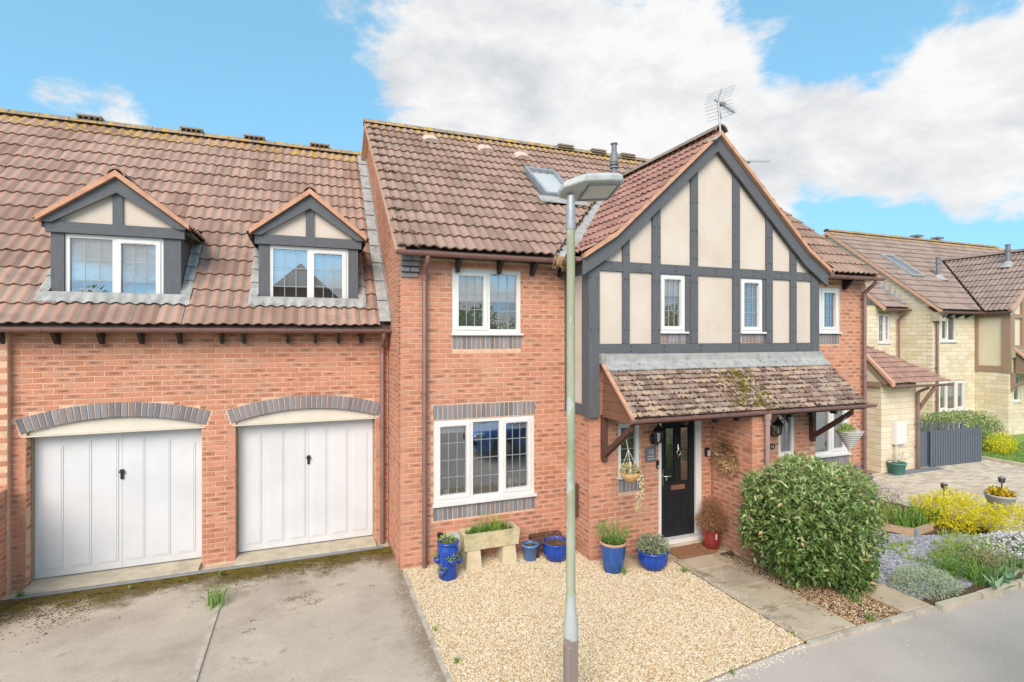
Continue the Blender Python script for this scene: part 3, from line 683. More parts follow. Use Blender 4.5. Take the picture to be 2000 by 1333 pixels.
def downpipe(parent, x, y, z0, z1, top=None, mat='gutter', r=.036, clips=(.3, .6)):
    mb = MB(); pts = [(x, y, z0), (x, y, z1)]
    if top: pts += [(x, y, z1 + .02), V((x, y, z1 + .04)).lerp(V(top), .15), V((x, y, z1 + .05)).lerp(V(top), .7), top, V(top) + V((0, 0, .07))]
    o = mb.tube(pts, r, 12).build('downpipe', mat, parent)
    for f in clips:
        z = z0 + (z1 - z0) * f; MB().tube([(x, y, z - .02), (x, y, z + .02)], r * 1.25, 12).box(x - .045, x + .045, y + .01, y + .045, z - .014, z + .014).build('pipe_clip', mat, o)
    MB().tube([(x, y, z1 - .05), (x, y, z1 + .02)], r * 1.2, 12).build('pipe_socket', mat, o)
    return o
def poly_strip(parent, name, mat, line, depth, y0, y1, axis='y', shift=0.0):
    """a board of constant vertical depth that hangs under a polyline (x, z)"""
    poly = [(x, z + shift) for x, z in line] + [(x, z + shift - depth) for x, z in reversed(line)]
    return MB().prism(poly, axis, y0, y1).build(name, mat, parent)

# ------------------------------------------------------------------ the house pair
house = thing('semi_detached_house', (6.1, 7.7, 0), 'red brick pair of houses with tall black timbered gable over a mossy porch', 'house')
TP = .78
def main_z(y): return 4.56 + TP * (y - 7.42) if y < 11.6 else 4.56 + TP * (2 * 11.6 - y - 7.42)
def gar_z(y): return 3.50 + .9925 * (y - 8.60)
mort = MB()
XU, YU, ZU, NF, NL = (1, 0, 0), (0, 1, 0), (0, 0, 1), (0, -1, 0), (-1, 0, 0)
HL = [(1.75 - 1.27, 3.35 - 1.27, .84, 2.09), (2.03 - 1.27, 3.12 - 1.27, 3.36, 4.33)]
backing(mort, (1.27, 7.68, 0), XU, NF, 2.66, -.05, 4.5, HL)
backing(mort, (3.93, 7.47, 0), (0, -1, 0), NL, .518, -.05, 2.4)
HB = [(4.42 - 3.93, 4.81 - 3.93, 1.19, 1.99)]
backing(mort, (3.936, 6.95, 0), XU, NF, 5.16 - 3.936, -.05, 2.92, HB)
backing(mort, (5.162, 6.95, 0), XU, NF, 6.0 - 5.162, 2.08, 2.92)
backing(mort, (6.002, 6.95, 0), XU, NF, .198, -.05, 2.92)
backing(mort, (6.2, 6.94, 0), (0, -1, 0), NL, .632, -.05, 2.24, depth=.29)
backing(mort, (6.206, 6.1, 0), XU, NF, .284, -.05, 2.24)
HR = [(7.66 - 7.1, 8.03 - 7.1, 1.22, 2.03)]
backing(mort, (7.1, 6.95, 0), XU, NF, 1.43, -.05, 2.92, HR)
backing(mort, (6.496, 6.95, 0), XU, NF, .6, 2.08, 2.92)
HRR = [(8.9 - 8.53, 10.35 - 8.53, .93, 1.95), (9.1 - 8.53, 10.1 - 8.53, 3.4, 4.3)]
backing(mort, (8.53, 7.68, 0), XU, NF, 2.33, -.05, 4.5, HRR)
side = [(7.70, -.05), (14.9, -.05), (14.9, main_z(14.9) - .1), (11.6, main_z(11.6) - .11), (7.70, main_z(7.70) - .1)]
mort.prism(side, 'x', 1.276, 1.48)
mort.prism([(7.70, -.05), (15.5, -.05), (15.5, main_z(15.5) - .1), (11.6, main_z(11.6) - .11), (7.70, main_z(7.70) - .1)], 'x', 10.65, 10.85)
mort.box(8.33, 8.53, 7.16, 7.674, -.05, 4.5)
wall = mort.build('wall', 'mortar', house)
HIDE = ((1445, 1715, 885, 1175), (1170, 1690, 690, 822), (1100, 1126, 400, 1333), (1095, 1170, 480, 810))
pb = Pieces(wall, 'brick', 'brickwork', 'brick', make_brick, HIDE); ps = Pieces(wall, 'soldier_brick', 'soldier_brickwork', 'blue_brick', make_brick)
lay_wall(pb, (1.27, 7.68, 0), XU, NF, 2.66, 0, 4.45, [(1.75 - 1.27, 3.35 - 1.27, .62, 2.315), (2.03 - 1.27, 3.12 - 1.27, 3.13, 4.33)], (0, None))
lay_wall(pb, (1.27, 14.9, 0), (0, -1, 0), NL, 14.9 - 7.68, 0, 8.0, (), (None, 1), clip=lambda c: c.z < main_z(c.y) - .16 and (c.y < 9.3 or c.z > gar_z(c.y) - .2 or c.y > 12.6))
lay_wall(pb, (3.93, 7.68, 0), (0, -1, 0), NL, .73, 0, 2.16, (), (None, 1))
lay_wall(pb, (3.93, 6.95, 0), XU, NF, 5.16 - 3.93, 0, 2.9, [(4.42 - 3.93, 4.81 - 3.93, .95, 1.99)], (0, None))
lay_wall(pb, (6.0, 6.95, 0), XU, NF, .2, 0, 2.9)
lay_wall(pb, (6.2, 6.95, 0), (0, -1, 0), NL, .85, 0, 2.2, (), (None, 1))
lay_wall(pb, (6.2, 6.1, 0), XU, NF, .29, 0, 2.2, (), (0, None))
lay_wall(pb, (7.1, 6.95, 0), XU, NF, 1.43, 0, 2.9, [(7.66 - 7.1, 8.03 - 7.1, .98, 2.03)], (None, 0))
lay_wall(pb, (8.53, 7.68, 0), XU, NF, 2.33, 0, 4.45, [(8.9 - 8.53, 10.40 - 8.53, .70, 1.95), (9.1 - 8.53, 10.12 - 8.53, 3.16, 4.3)], (None, 0))
soldiers(ps, (1.74, 7.68, 0), XU, NF, 1.63, 2.10); soldiers(ps, (1.74, 7.68, 0), XU, NF, 1.63, .62); soldiers(ps, (2.03, 7.68, 0), XU, NF, 1.11, 3.135)
soldiers(ps, (4.42, 6.95, 0), XU, NF, .42, .95); soldiers(ps, (7.66, 6.95, 0), XU, NF, .40, .98); soldiers(ps, (8.9, 7.68, 0), XU, NF, 1.49, .70); soldiers(ps, (9.1, 7.68, 0), XU, NF, 1.01, 3.165)
soldiers(ps, (5.15, 6.88, 0), XU, NF, .48, 3.22, .15); soldiers(ps, (6.76, 6.88, 0), XU, NF, .48, 3.22, .15)
for i in range(4):      # corbelled blue bricks under the eaves at the corner
    y1 = 7.68 - .03 - .055 * i; z = 4.17 + .075 * i
    for k in range(2 if i % 2 else 1):
        w_ = .26 / (2 if i % 2 else 1); ps.put((1.268 + w_ * (k + .5), y1, z + .0375), XU, YU, ZU, brick_key(w_ - .01, .065, .3, True), .02, NF)
pb.finish(); ps.finish()

# roof
roof = MB()
def slab(mb, x0, x1, y0, y1, zf, drop=.05, th=.07): mb.prism([(y0, zf(y0) - drop), (y1, zf(y1) - drop), (y1, zf(y1) - drop - th), (y0, zf(y0) - drop - th)], 'x', x0, x1)
slab(roof, 1.27, 10.86, 7.45, 11.6, main_z); slab(roof, 1.27, 10.86, 11.6, 15.2, main_z)
GX = 6.2; GL = [(3.72, 4.52), (4.27, 4.84), (GX, 6.60)]
def mirror(line): return [(2 * GX - x, z) for x, z in reversed(line)]
GA = GL + mirror(GL)[1:]
roof.prism([(x, z - .045) for x, z in GA] + [(x, z - .10) for x, z in reversed(GA)], 'y', 6.86, 9.9)
roof_o = roof.build('roof', plain('roof_felt', '6a5a52', .95, .1), house)
pt = Pieces(roof_o, 'roof_tile', 'roof_tiling', 'tile', make_tile, ((1090, 1210, 335, 1333),))
pg = Pieces(roof_o, 'gable_roof_tile', 'gable_roof_tiling', 'tile_red', make_tile)
vm = V((-2.59, 2.48, 0)).normalized(); vq = V((3.72, 7.42, 0)); vmr = V((2.59, 2.48, 0)).normalized(); vqr = V((2 * GX - 3.72, 7.42, 0))
def main_cuts(c): return [(vq + vm * .09, vm)] if c.x < GX else [(vqr + vmr * .09, vmr)]
def near_ridge(c, k, rows): return 3 if k == rows - 1 else (R.choice((1, 2, 2)) if k == rows - 2 else (1 if k > rows - 5 and R.random() < .4 else 0))
VX = (4.20, 4.88, 9.16, 10.20)
def on_velux(c): return VX[0] - .02 < c.x < VX[1] + .04 and VX[2] - .15 < c.y < VX[3] - .12
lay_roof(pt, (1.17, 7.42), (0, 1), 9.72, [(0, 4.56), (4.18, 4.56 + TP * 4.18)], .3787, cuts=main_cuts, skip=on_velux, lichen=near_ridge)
LP_ = [(0, 4.52), (.55, 4.84), (2.48, 6.60)]
def g_lich(c, k, rows): return 2 if k == rows - 1 else 0
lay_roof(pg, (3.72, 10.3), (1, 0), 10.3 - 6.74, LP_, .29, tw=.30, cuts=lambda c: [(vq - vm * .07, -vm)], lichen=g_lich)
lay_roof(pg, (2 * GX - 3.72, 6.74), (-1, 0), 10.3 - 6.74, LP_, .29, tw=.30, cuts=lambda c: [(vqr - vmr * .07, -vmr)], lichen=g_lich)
pt.finish(); pg.finish()
ridge_run(roof_o, (1.15, 11.62, 7.86), (10.9, 11.62, 7.86), lichen=3)
ridge_run(roof_o, (GX, 6.72, 6.66), (GX, 9.95, 6.66), lichen=2)
vm_ = MB(); q = random.Random(22)
for i in range(420):
    x = 1.2 + abs(q.gauss(0, .16)); k = q.randint(0, 13); s_ = k * .3787 + q.gauss(0, .03); t2 = V((0, 1, TP)).normalized(); n2 = V((0, -TP, 1)).normalized()
    lump(vm_, V((x, 7.42, 4.56)) + t2 * s_ + n2 * q.uniform(.03, .055), q.uniform(.008, .022), .7, q)
vm_.build('moss', 'dark_moss', roof_o, kind='stuff')
# valley linings
def gable_z(x):
    x = x if x <= GX else 2 * GX - x
    return 4.52 + (x - 3.72) * .582 if x < 4.27 else 4.84 + (x - 4.27) * .912
for sgn in (1, -1):
    vl = MB(); dv = V((2.48 * sgn, 2.59, 0)).normalized(); sv = V((-dv.y, dv.x, 0)); rows_ = []
    for i in range(13):
        c = V((GX - 2.48 * sgn, 7.42, 0)) + dv * (3.55 * i / 12)
        rows_.append([(p.x, p.y, max(main_z(p.y), gable_z(p.x)) - .012) for p in (c - sv * .2, c - sv * .1, c, c + sv * .1, c + sv * .2)])
    vl.add([p for r_ in rows_ for p in r_], [(i * 5 + k, i * 5 + k + 1, i * 5 + k + 6, i * 5 + k + 5) for i in range(12) for k in range(4)], True)
    vl.build('valley_lining', 'lead', roof_o)
    if sgn == 1:
        deb = MB()
        for i in range(150):
            c = V((GX - 2.48, 7.42, 0)) + dv * R.uniform(.0, 3.3) + sv * (.085 + R.gauss(0, .015)); lump(deb, (c.x, c.y, max(main_z(c.y), gable_z(c.x)) + .012), R.uniform(.012, .03), .6)
        deb.build('moss_debris', 'dark_moss', roof_o, kind='stuff')
# verges of the main roof: undercloak strip, barge of brick wall
for x0, x1 in ((1.16, 1.30), (10.83, 10.93)):
    v_ = MB(); v_.prism([(7.42, 4.56), (11.6, main_z(11.6)), (15.0, main_z(15.0)), (15.0, main_z(15.0) - .07), (11.6, main_z(11.6) - .09), (7.42, 4.49)], 'x', x0, x1); v_.build('verge', 'verge_pale', roof_o)
# roof window
t_ = V((0, 1, TP)).normalized(); n_ = V((0, -TP, 1)).normalized(); LV = (VX[3] - VX[2]) * math.sqrt(1 + TP * TP); B0 = V((VX[0], VX[2], main_z(VX[2]))); WV = VX[1] - VX[0]
rw = MB()
for (a, b, c, d) in ((0, .055, 0, LV), (WV - .055, WV, 0, LV), (.055, WV - .055, 0, .07), (.055, WV - .055, LV - .09, LV)):
    rw.obox(B0 + V(XU) * ((a + b) / 2) + t_ * ((c + d) / 2) + n_ * .06, XU, t_, n_, (b - a) / 2, (d - c) / 2, .07)
rwo = rw.build('roof_window', plain('grey_aluminium', 'a9aeb3', .4, .5, .3), house)
MB().add([B0 + V(XU) * x + t_ * y + n_ * .09 for x, y in ((.05, .06), (WV - .05, .06), (WV - .05, LV - .08), (.05, LV - .08))], [(0, 1, 2, 3)]).build('pane', 'roof_glass', rwo)
MB().add([B0 + V(XU) * x + t_ * y + n_ * .055 for x, y in ((.05, .06), (WV - .05, .06), (WV - .05, LV - .08), (.05, LV - .08))], [(0, 1, 2, 3)]).build('reflection_blind', 'curtain', rwo)  # white sheet under the glass, imitating its pale sky reflection
fl = MB(); fl.obox(B0 + V(XU) * (WV / 2) - t_ * .13 + n_ * .062, XU, t_, n_, WV / 2 + .16, .14, .006); fl.build('flashing', 'lead', rwo)
# tile vents, ridge vents, flue
for px_, k in ((840, 0), (970, 1), (1045, 2)):
    x = (1.95 + 1.25 * k, 3.18, 4.1)[k] if k else 2.42; x = (2.45, 3.62, 4.42)[k]; y = 11.02 - .12 * k
    c = V((x, y, main_z(y) + .05)); vv = MB()
    vv.prism([(-.17, 0), (-.14, .055), (-.07, .085), (.07, .085), (.14, .055), (.17, 0)], 'y', 0, .22)
    vv.v = [tuple(c + V(XU) * p[0] + t_ * (p[1] - .1) + n_ * p[2]) for p in vv.v]; vv.build('tile_vent', 'vent_pale', roof_o)
for x in (5.85, 6.75, 7.6):
    mb = MB(); mb.box(x - .2, x + .2, 11.45, 11.79, 7.905, 7.935)
    for k in range(5): mb.box(x - .19 + .09 * k, x - .17 + .09 * k, 11.48, 11.76, 7.87, 7.905)
    mb.box(x - .21, x + .21, 11.44, 11.8, 7.86, 7.875); mb.build('ridge_vent', 'vent', roof_o)
fx, fy = 6.02, 9.62; fz = max(main_z(fy), gable_z(fx))
f_ = MB(); f_.tube([(fx, fy, fz - .1), (fx, fy, fz + .62)], .062, 16); f_.tube([(fx, fy, fz + .4), (fx, fy, fz + .43)], .095, 16); f_.tube([(fx, fy, fz + .47), (fx, fy, fz + .50)], .095, 16)
f_.tube([(fx, fy, fz + .52), (fx, fy, fz + .70), (fx, fy, fz + .74)], [.09, .08, .06], 16); f_.tube([(fx, fy, fz + .74), (fx, fy, fz + .90)], .055, 16); f_.tube([(fx, fy, fz + .90), (fx, fy, fz + .92)], .075, 16)
fo = f_.build('flue', 'flue', house); MB().lathe([(.30, -.12), (.22, -.02), (.10, .10), (.075, .16)], (fx, fy - .02, fz)).build('flue_collar', 'lead', fo)
# gutters, rafter feet, downpipes
gutter(house, (1.16, 7.36, 4.50), (3.80, 7.36, 4.50), clips=4); gutter(house, (3.66, 7.36, 4.46), (3.66, 6.78, 4.46), clips=1); gutter(house, (8.74, 7.36, 4.50), (10.92, 7.36, 4.50), clips=3)
gutter(house, (8.74, 6.78, 4.46), (8.74, 7.30, 4.46), clips=1)
for x in (2.1, 2.75, 3.3, 3.78, 8.85, 9.35, 10.2): MB().prism([(7.43, 4.46), (7.676, 4.46), (7.676, 4.27), (7.62, 4.27)], 'x', x - .025, x + .025).build('rafter_foot', 'black', house)
box_part('soffit', 'black', house, 1.5, 3.9, 7.44, 7.67, 4.462, 4.478); box_part('soffit', 'black', house, 8.55, 10.84, 7.44, 7.67, 4.462, 4.478)
downpipe(house, 1.60, 7.60, .0, 4.18, (1.60, 7.37, 4.40)); downpipe(house, 10.72, 7.60, .0, 4.18, (10.72, 7.37, 4.40))

# the timbered gable
gable = MB()
def barge_z(x): return gable_z(x) - .27
inner = [(3.94, barge_z(3.94) + .1), (4.27, barge_z(4.27) + .1), (GX, 6.42), (2 * GX - 4.27, barge_z(4.27) + .1), (8.50, barge_z(3.94) + .1)]
gable.prism([(3.94, 3.06)] + inner + [(8.50, 3.06)], 'y', 7.05, 7.2)
gb = gable.build('gable_wall', 'mortar', house)
PF, PB_ = 6.865, 7.04           # timber faces, render faces sit 35 mm back
posts = [(3.87, 4.05), (4.45, 4.57), (4.98, 5.13), (5.71, 5.85), (6.57, 6.71), (7.29, 7.43), (7.84, 7.98), (8.34, 8.52)]
def stud(x, y, z): return MB().tube([(x, y + .004, z), (x, y - .006, z)], .0095, 8)
for i, (a, b) in enumerate(posts):
    zt0, zt1 = barge_z(a) + .02, barge_z(b) + .02; zb = 2.13 if i == 0 else 3.215
    if i == len(posts) - 1: zb = 2.95
    ap = [(a, zb), (b, zb), (b, zt1), (a, zt0)]
    if a < GX < b: ap = [(a, zb), (b, zb), (b, zt1), (GX, barge_z(GX) + .02), (a, zt0)]
    po = MB().prism(ap, 'y', PF, PB_).build('timber_post', 'timber', gb)
    for z in (3.42, 4.18, 4.56, 5.0, 5.45, 5.85):
        if z < min(zt0, zt1) - .08 and z > zb:
            for x in (a + .03, b - .03): stud(x, PF, z).build('stud_bolt', 'black', po)
ends = [p for p in posts]
for z0, z1, nm in ((4.30, 4.445, 'mid'), (3.065, 3.212, 'low')):
    if nm == 'low': spans = [(4.052, 8.338)]
    else: spans = [(p[1] + .001, q[0] - .001) for p, q in zip(posts, posts[1:])]
    for a, b in spans:
        be = MB().box(a, b, PF + .006, PB_, z0, z1).build('timber_beam', 'timber_flat', gb)
        for x in ([(a + b) / 2] if nm == 'mid' else [4.6, 5.2, 5.9, 6.7, 7.4, 8.0]):
            for dz in (-.035, .035): stud(x, PF + .006, (z0 + z1) / 2 + dz).build('stud_bolt', 'black', be)
YR = 6.90
for i, (p, q) in enumerate(zip(posts, posts[1:])):
    a, b = p[1], q[0]
    if i == 2: a, b = None, None
    za, zb_ = barge_z(p[1]) + .03, barge_z(q[0]) + .03
    up = [(p[1], 4.447), (q[0], 4.447), (q[0], zb_), (p[1], za)]
    if p[1] < GX < q[0]: up = [(p[1], 4.447), (q[0], 4.447), (q[0], zb_), (GX, barge_z(GX) + .03), (p[1], za)]
    if i == 2 or i == 4: pass
    MB().prism(up, 'y', YR, PB_).build('render_panel', 'render', gb)
    if i == 2:
        pass
    elif i == 4: pass
    else: MB().box(p[1], q[0], YR, PB_, 3.213, 4.298).build('render_panel', 'render', gb)
for (a, b), (wa, wb) in (((5.131, 5.709), (5.14, 5.62)), ((6.711, 7.289), (6.745, 7.23))):
    window(house, wa, wb, 3.40, 4.295, 6.885, [(1, True)], 3, 3, deep=.35, blind=.30 if wa < 6 else .0, slats=wa > 6, fw=.035)
    box_part('timber_post', 'timber', gb, wb + .002, b, 6.885, PB_, 3.213, 4.298); 
    if wa - a > .012: box_part('timber_post', 'timber', gb, a, wa - .002, 6.885, PB_, 3.213, 4.298)
    box_part('wall_patch', 'mortar', gb, wa, wb, 6.888, PB_, 3.213, 3.37)
# barges with the swept foot, verge of bedded tiles above them
for ln in (GL, mirror(GL)):
    if ln is GL: bl = [(3.74, 4.50)] + ln[1:]
    else: bl = ln[:-1] + [(2 * GX - 3.74, 4.50)]
    poly_strip(gb, 'bargeboard', 'timber_flat', bl, .245, 6.80, 6.845, shift=-.045)
    poly_strip(gb, 'verge', 'verge', bl, .075, 6.735, 6.86, shift=.03)
# left cheek of the bay
ck = MB().box(3.966, 4.05, 7.05, 7.67, 2.2, 4.46).build('bay_cheek', 'mortar', house)
box_part('render_panel', 'render', ck, 3.93, 3.99, 7.062, 7.60, 2.30, 4.30)
for b in ((7.045, 7.11, 2.14, 4.46), (7.585, 7.674, 2.14, 4.46)): box_part('timber_post', 'timber', ck, 3.885, 3.985, *b)
box_part('timber_post', 'timber', ck, 3.872, 3.985, 6.868, 7.043, 2.135, 4.46)
for b in ((7.112, 7.583, 4.26, 4.42), (7.112, 7.583, 2.15, 2.29)): box_part('timber_beam', 'timber_flat', ck, 3.892, 3.985, *b)
box_part('eaves_board', 'brown_wood', ck, 3.80, 3.90, 6.86, 7.67, 4.43, 4.47)

# windows of the front
window(house, 2.03, 3.12, 3.37, 4.33, 7.68, [(.52, True), (.48, False)], 3, 3, blind=.42, deep=.40)
window(house, 1.75, 3.35, .87, 2.09, 7.68, [(.36, True), (.30, False), (.34, True)], 3, 4, blind=.16, deep=1.6, sill_w=.04)
window(house, 4.42, 4.81, 1.20, 1.99, 6.95, [(1, False)], 2, 4, deep=.8, fw=.06)
window(house, 7.66, 8.03, 1.24, 2.03, 6.95, [(1, False)], 2, 4, deep=.8, fw=.06)
window(house, 8.9, 10.35, .95, 1.95, 7.68, [(1, True), (1, False), (1, True)], 1, 1, slats=True, deep=.6, vent=False)
window(house, 9.1, 10.1, 3.41, 4.30, 7.68, [(1, True), (1, True)], 3, 3, slats=True, deep=.6, vent=False)

# front door of 15 and the dark one of 16
def front_door(x0, x1, full=True):
    fr = MB(); yd = 7.0
    for b in ((x0, x0 + .06, .13, 2.07), (x1 - .11, x1, .13, 2.07), (x0 + .06, x1 - .11, 2.0, 2.07)): fr.box(b[0], b[1], 6.965, 7.07, b[2], b[3])
    fr.box(x0 - .01, x1 + .02, 6.90, 7.10, .06, .128); f = fr.build('door_frame', 'upvc', house)
    a, b = x0 + .062, x1 - .112; d = MB(); w_ = b - a
    gz = (1.0, 1.86); gx = [(a + .10, a + w_ * .5 - .055), (a + w_ * .5 + .055, b - .10)]
    for q in ((a, gx[0][0], .14, 1.998), (gx[0][1], gx[1][0], .14, 1.998), (gx[1][1], b, .14, 1.998)): d.box(q[0], q[1], yd, yd + .045, q[2], q[3])
    for g0, g1 in gx:
        d.box(g0, g1, yd + .001, yd + .044, .14, .999); d.box(g0, g1, yd + .001, yd + .044, gz[1], 1.997)
    do = d.build('front_door', MT['door_black'], house)
    for g0, g1 in gx:
        MB().add([(g0, yd + .02, gz[0]), (g1, yd + .02, gz[0]), (g1, yd + .02, gz[1]), (g0, yd + .02, gz[1])], [(0, 1, 2, 3)]).build('pane', 'glass', do)
        m = MB()
        for q in ((g0 - .02, g0, gz[0] - .02, gz[1] + .02), (g1, g1 + .02, gz[0] - .02, gz[1] + .02), (g0, g1, gz[0] - .02, gz[0]), (g0, g1, gz[1], gz[1] + .02)): m.box(q[0], q[1], yd - .012, yd + .0, q[2], q[3])
        m.build('glazing_bead', MT['door_black'], do)
        m = MB()
        for q in ((g0, g0 + .018, .30, .82), (g1 - .018, g1, .30, .82), (g0 + .018, g1 - .018, .30, .318), (g0 + .018, g1 - .018, .802, .82)): m.box(q[0], q[1], yd - .010, yd + .001, q[2], q[3])
        m.prism([(g0 + .045, .345), (g1 - .045, .345), (g1 - .045, .775), (g0 + .045, .775)], 'y', yd - .007, yd + .001); m.build('door_panel', MT['door_black'], do)
    box_part('hall', 'interior', do, a + .02, b - .02, yd + .9, yd + .92, .2, 1.95)
    cx = (a + b) / 2
    MB().box(cx - .13, cx + .13, yd - .014, yd + .001, .88, .955).build('letter_plate', 'copper', do)
    k = MB(); k.tube([(cx, yd - .012, 1.60), (cx, yd - .02, 1.52)], [.008, .02], 10); k.tube([(cx + .032 * math.sin(t), yd - .03, 1.47 + .045 * math.cos(t)) for t in [6.283 * i / 14 for i in range(15)]], .009, 8); k.tube([(cx, yd - .02, 1.43), (cx, yd - .02, 1.39)], [.012, .006], 8); k.build('knocker', 'chrome', do)
    h = MB(); h.box(a + .025, a + .06, yd - .012, yd + .001, .96, 1.22); h.tube([(a + .042, yd - .012, 1.12), (a + .042, yd - .05, 1.12), (a + .17, yd - .055, 1.115)], .010, 8); h.build('handle', 'chrome', do)
    return do
MT['door_black'] = timber_mat('black_door', '222326', (5, 5, .5), .25)
front_door(5.16, 6.0); front_door(6.52, 7.08)
st = MB().tube([(5.335, 7.015, 1.06), (5.335, 7.012, 1.06)], .028, 14).build('door_sticker', plain('blue_sticker', '9fd0e2', .5), house)
box_part('door_step', 'concrete', house, 5.1, 6.19, 6.86, 7.2, -.02, .055)

# porch roof across both doors
PL, PR_ = 4.10, 8.62
porch = MB(); porch.prism([(6.12, 2.245), (6.86, 2.90), (6.86, 2.80), (6.2, 2.21)], 'x', PL + .03, PR_ - .03)
po = porch.build('porch_roof', 'brown_wood', house)
pp = Pieces(po, 'plain_tile', 'plain_tiling', 'plain_tile', make_flat_tile)
def porch_lich(c, k, rows): return 3 if abs(c.x - 6.3 - .3 * (c.y - 6.5)) < .35 else (1 if R.random() < .25 else 0)
lay_roof(pp, (PL, 6.07), (0, 1), PR_ - PL, [(0, 2.225), (.79, 2.93)], .0975, tw=.166, flat=True, stagger=True, lichen=porch_lich)
pp.finish()
tp = V((0, .79, .705)).normalized(); npn = V((0, -.705, .79)).normalized(); moss = MB(); moss2 = MB()
for i in range(3800):
    x = R.uniform(PL + .02, PR_ - .02); k = R.randint(0, 10); s_ = k * .0975 + abs(R.gauss(0, .016)) - .012; centre = abs(x - 6.35) < R.gauss(.25, .15)
    if R.random() < (.35 if x < 7.2 else .6) and not centre: continue
    s_ = s_ if not centre else R.uniform(.05, .8); c = V((x, 6.07, 2.225)) + tp * s_ + npn * (.014 + R.uniform(0, .008))
    lump(moss if centre and R.random() < .7 else moss2, c, R.uniform(.012, .032) * (1.25 if s_ < .15 else 1), .62)
moss.build('moss', 'moss', po, kind='stuff'); moss2.build('moss', 'dark_moss', po, kind='stuff')
v_ = MB(); v_.prism([(6.05, 2.20), (6.86, 2.925), (6.86, 2.965), (6.05, 2.245)], 'x', PL - .045, PL + .004); v_.build('verge', 'verge', po)
for i in range(6):      # weatherboards closing the end of the porch
    z0 = 2.135 + .125 * i; yf = max(6.12, 6.10 + (z0 - 2.16) * 1.10); z1 = min(z0 + .122, 2.9); yf1 = max(6.12, 6.10 + (z1 - 2.2) * 1.12)
    if yf < 6.82: MB().prism([(yf, z0), (6.858, z0), (6.858, z1), (min(yf1, 6.85), z1)], 'x', PL + (.006 if i % 2 else .0), PL + .03).build('weatherboard', 'board', po)
fl = MB(); fl.prism([(6.70, 2.81), (6.862, 2.935), (6.862, 3.06), (6.852, 3.06), (6.850, 2.955), (6.70, 2.83)], 'x', PL + .0, PR_ - .02)
fl.v = [(x, y, z + (.0 if y > 6.8 else .012)) for x, y, z in fl.v]; fl.build('flashing', 'lead', po)
MB().box(PL - .06, PL + .0, 6.80, 6.862, 2.92, 3.075).build('flashing', 'lead', po)
gutter(po, (4.04, 6.03, 2.205), (8.74, 6.03, 2.205), r=.05, clips=7)
box_part('soffit', 'brown_wood', po, PL + .04, PR_ - .04, 6.12, 6.86, 2.155, 2.17)
box_part('fascia', 'brown_wood', po, PL, PR_, 6.09, 6.115, 2.13, 2.235)
for x in (5.0, 5.55, 5.95, 7.0, 7.45, 7.95): MB().box(x - .025, x + .025, 6.10, 6.2, 2.08, 2.15).build('rafter_foot', 'black', po)
for x, mt_ in ((4.15, 'brown_wood'), (8.41, 'brown_wood')):      # timber gallows brackets
    b = MB(); b.box(x - .04, x + .04, 6.87, 6.945, 1.50, 2.15)
    bo = b.build('porch_bracket', mt_, po)
    pts = [(6.868, 1.62)] + [(6.868 - .70 * f, 1.62 + .50 * f) for f in (.25, .5, .75, 1.0)]
    poly = [(y, z) for y, z in pts] + [(y, z - .085) for y, z in reversed(pts)]
    MB().prism(poly, 'x', x - .035, x + .035).build('brace', mt_, bo); MB().tube([(x - .03, 6.90, 1.49), (x + .03, 6.90, 1.49)], .035, 12).build('bracket_foot', mt_, bo)
downpipe(house, 6.42, 6.03, .0, 2.05, None, 'pipe_pink', .036, (.45,)); MB().lathe([(.03, -.1), (.055, .0), (.055, .06)], (6.42, 6.03, 2.12)).build('hopper', 'pipe_pink', po)
meter = MB().box(3.87, 3.925, 7.28, 7.50, .55, 1.05).build('meter_box', 'brown_wood', house); box_part('meter_lid', 'brown_wood', meter, 3.855, 3.869, 7.295, 7.485, .57, 1.03)

# ------------------------------------------------------------------ the garage range
garage = thing('garage_range', (-1.2, 8.85, 0), 'brick garage range with two white doors and two dormers in its roof', 'garage')
gm = MB(); GH = [(-3.42 + 3.58, -1.40 + 3.58, -.06, 2.42), (-.96 + 3.58, 1.06 + 3.58, -.06, 2.42)]
backing(gm, (-3.58, 8.85, 0), XU, NF, 4.85, -.05, 3.44, GH, depth=.17)
AR, AZ = 3.45, -1.25
def arch_hole(cx):
    def f(z):
        if z < 2.02: return (cx - 1.01 + 3.58, cx + 1.01 + 3.58)
        q = (AR + .222) ** 2 - (z - AZ) ** 2
        if q <= 0: return None
        h = min(math.sqrt(q), math.tan(rad(18.2)) * (z - AZ)); return (cx - h + 3.58, cx + h + 3.58)
    return f
for cx in (-2.41, .05):     # mortar infill over the arches, in short lengths
    for i in range(24):
        xa, xb = -1.01 + 2.02 * i / 24, -1.01 + 2.02 * (i + 1) / 24; za, zb = [AZ + math.sqrt((AR + .012) ** 2 - x * x) for x in (xa, xb)]
        gm.prism([(cx + xa, za), (cx + xb, zb), (cx + xb, 2.42), (cx + xa, 2.42)], 'y', 8.856, 9.026)
gm.box(-4.6, -3.575, 8.756, 9.0, -.05, 3.44); gm.box(-3.9, -3.596, 7.3, 8.75, -.05, 1.30)
gw = gm.build('wall', 'mortar', garage)
qb = Pieces(gw, 'brick', 'brickwork', 'brick', make_brick); qs = Pieces(gw, 'arch_brick', 'arch_brickwork', 'blue_brick', make_brick)
lay_wall(qb, (-3.58, 8.85, 0), XU, NF, 4.85, 0, 3.42, [arch_hole(-2.41), arch_hole(.05)])
for x, y, u_, n_2 in ((-3.42, 8.85, (0, 1, 0), (1, 0, 0)), (-.96, 8.85, (0, 1, 0), (1, 0, 0)), (1.06, 9.03, (0, -1, 0), NL)): lay_wall(qb, (x, y, 0), u_, n_2, .18, 0, 2.02)
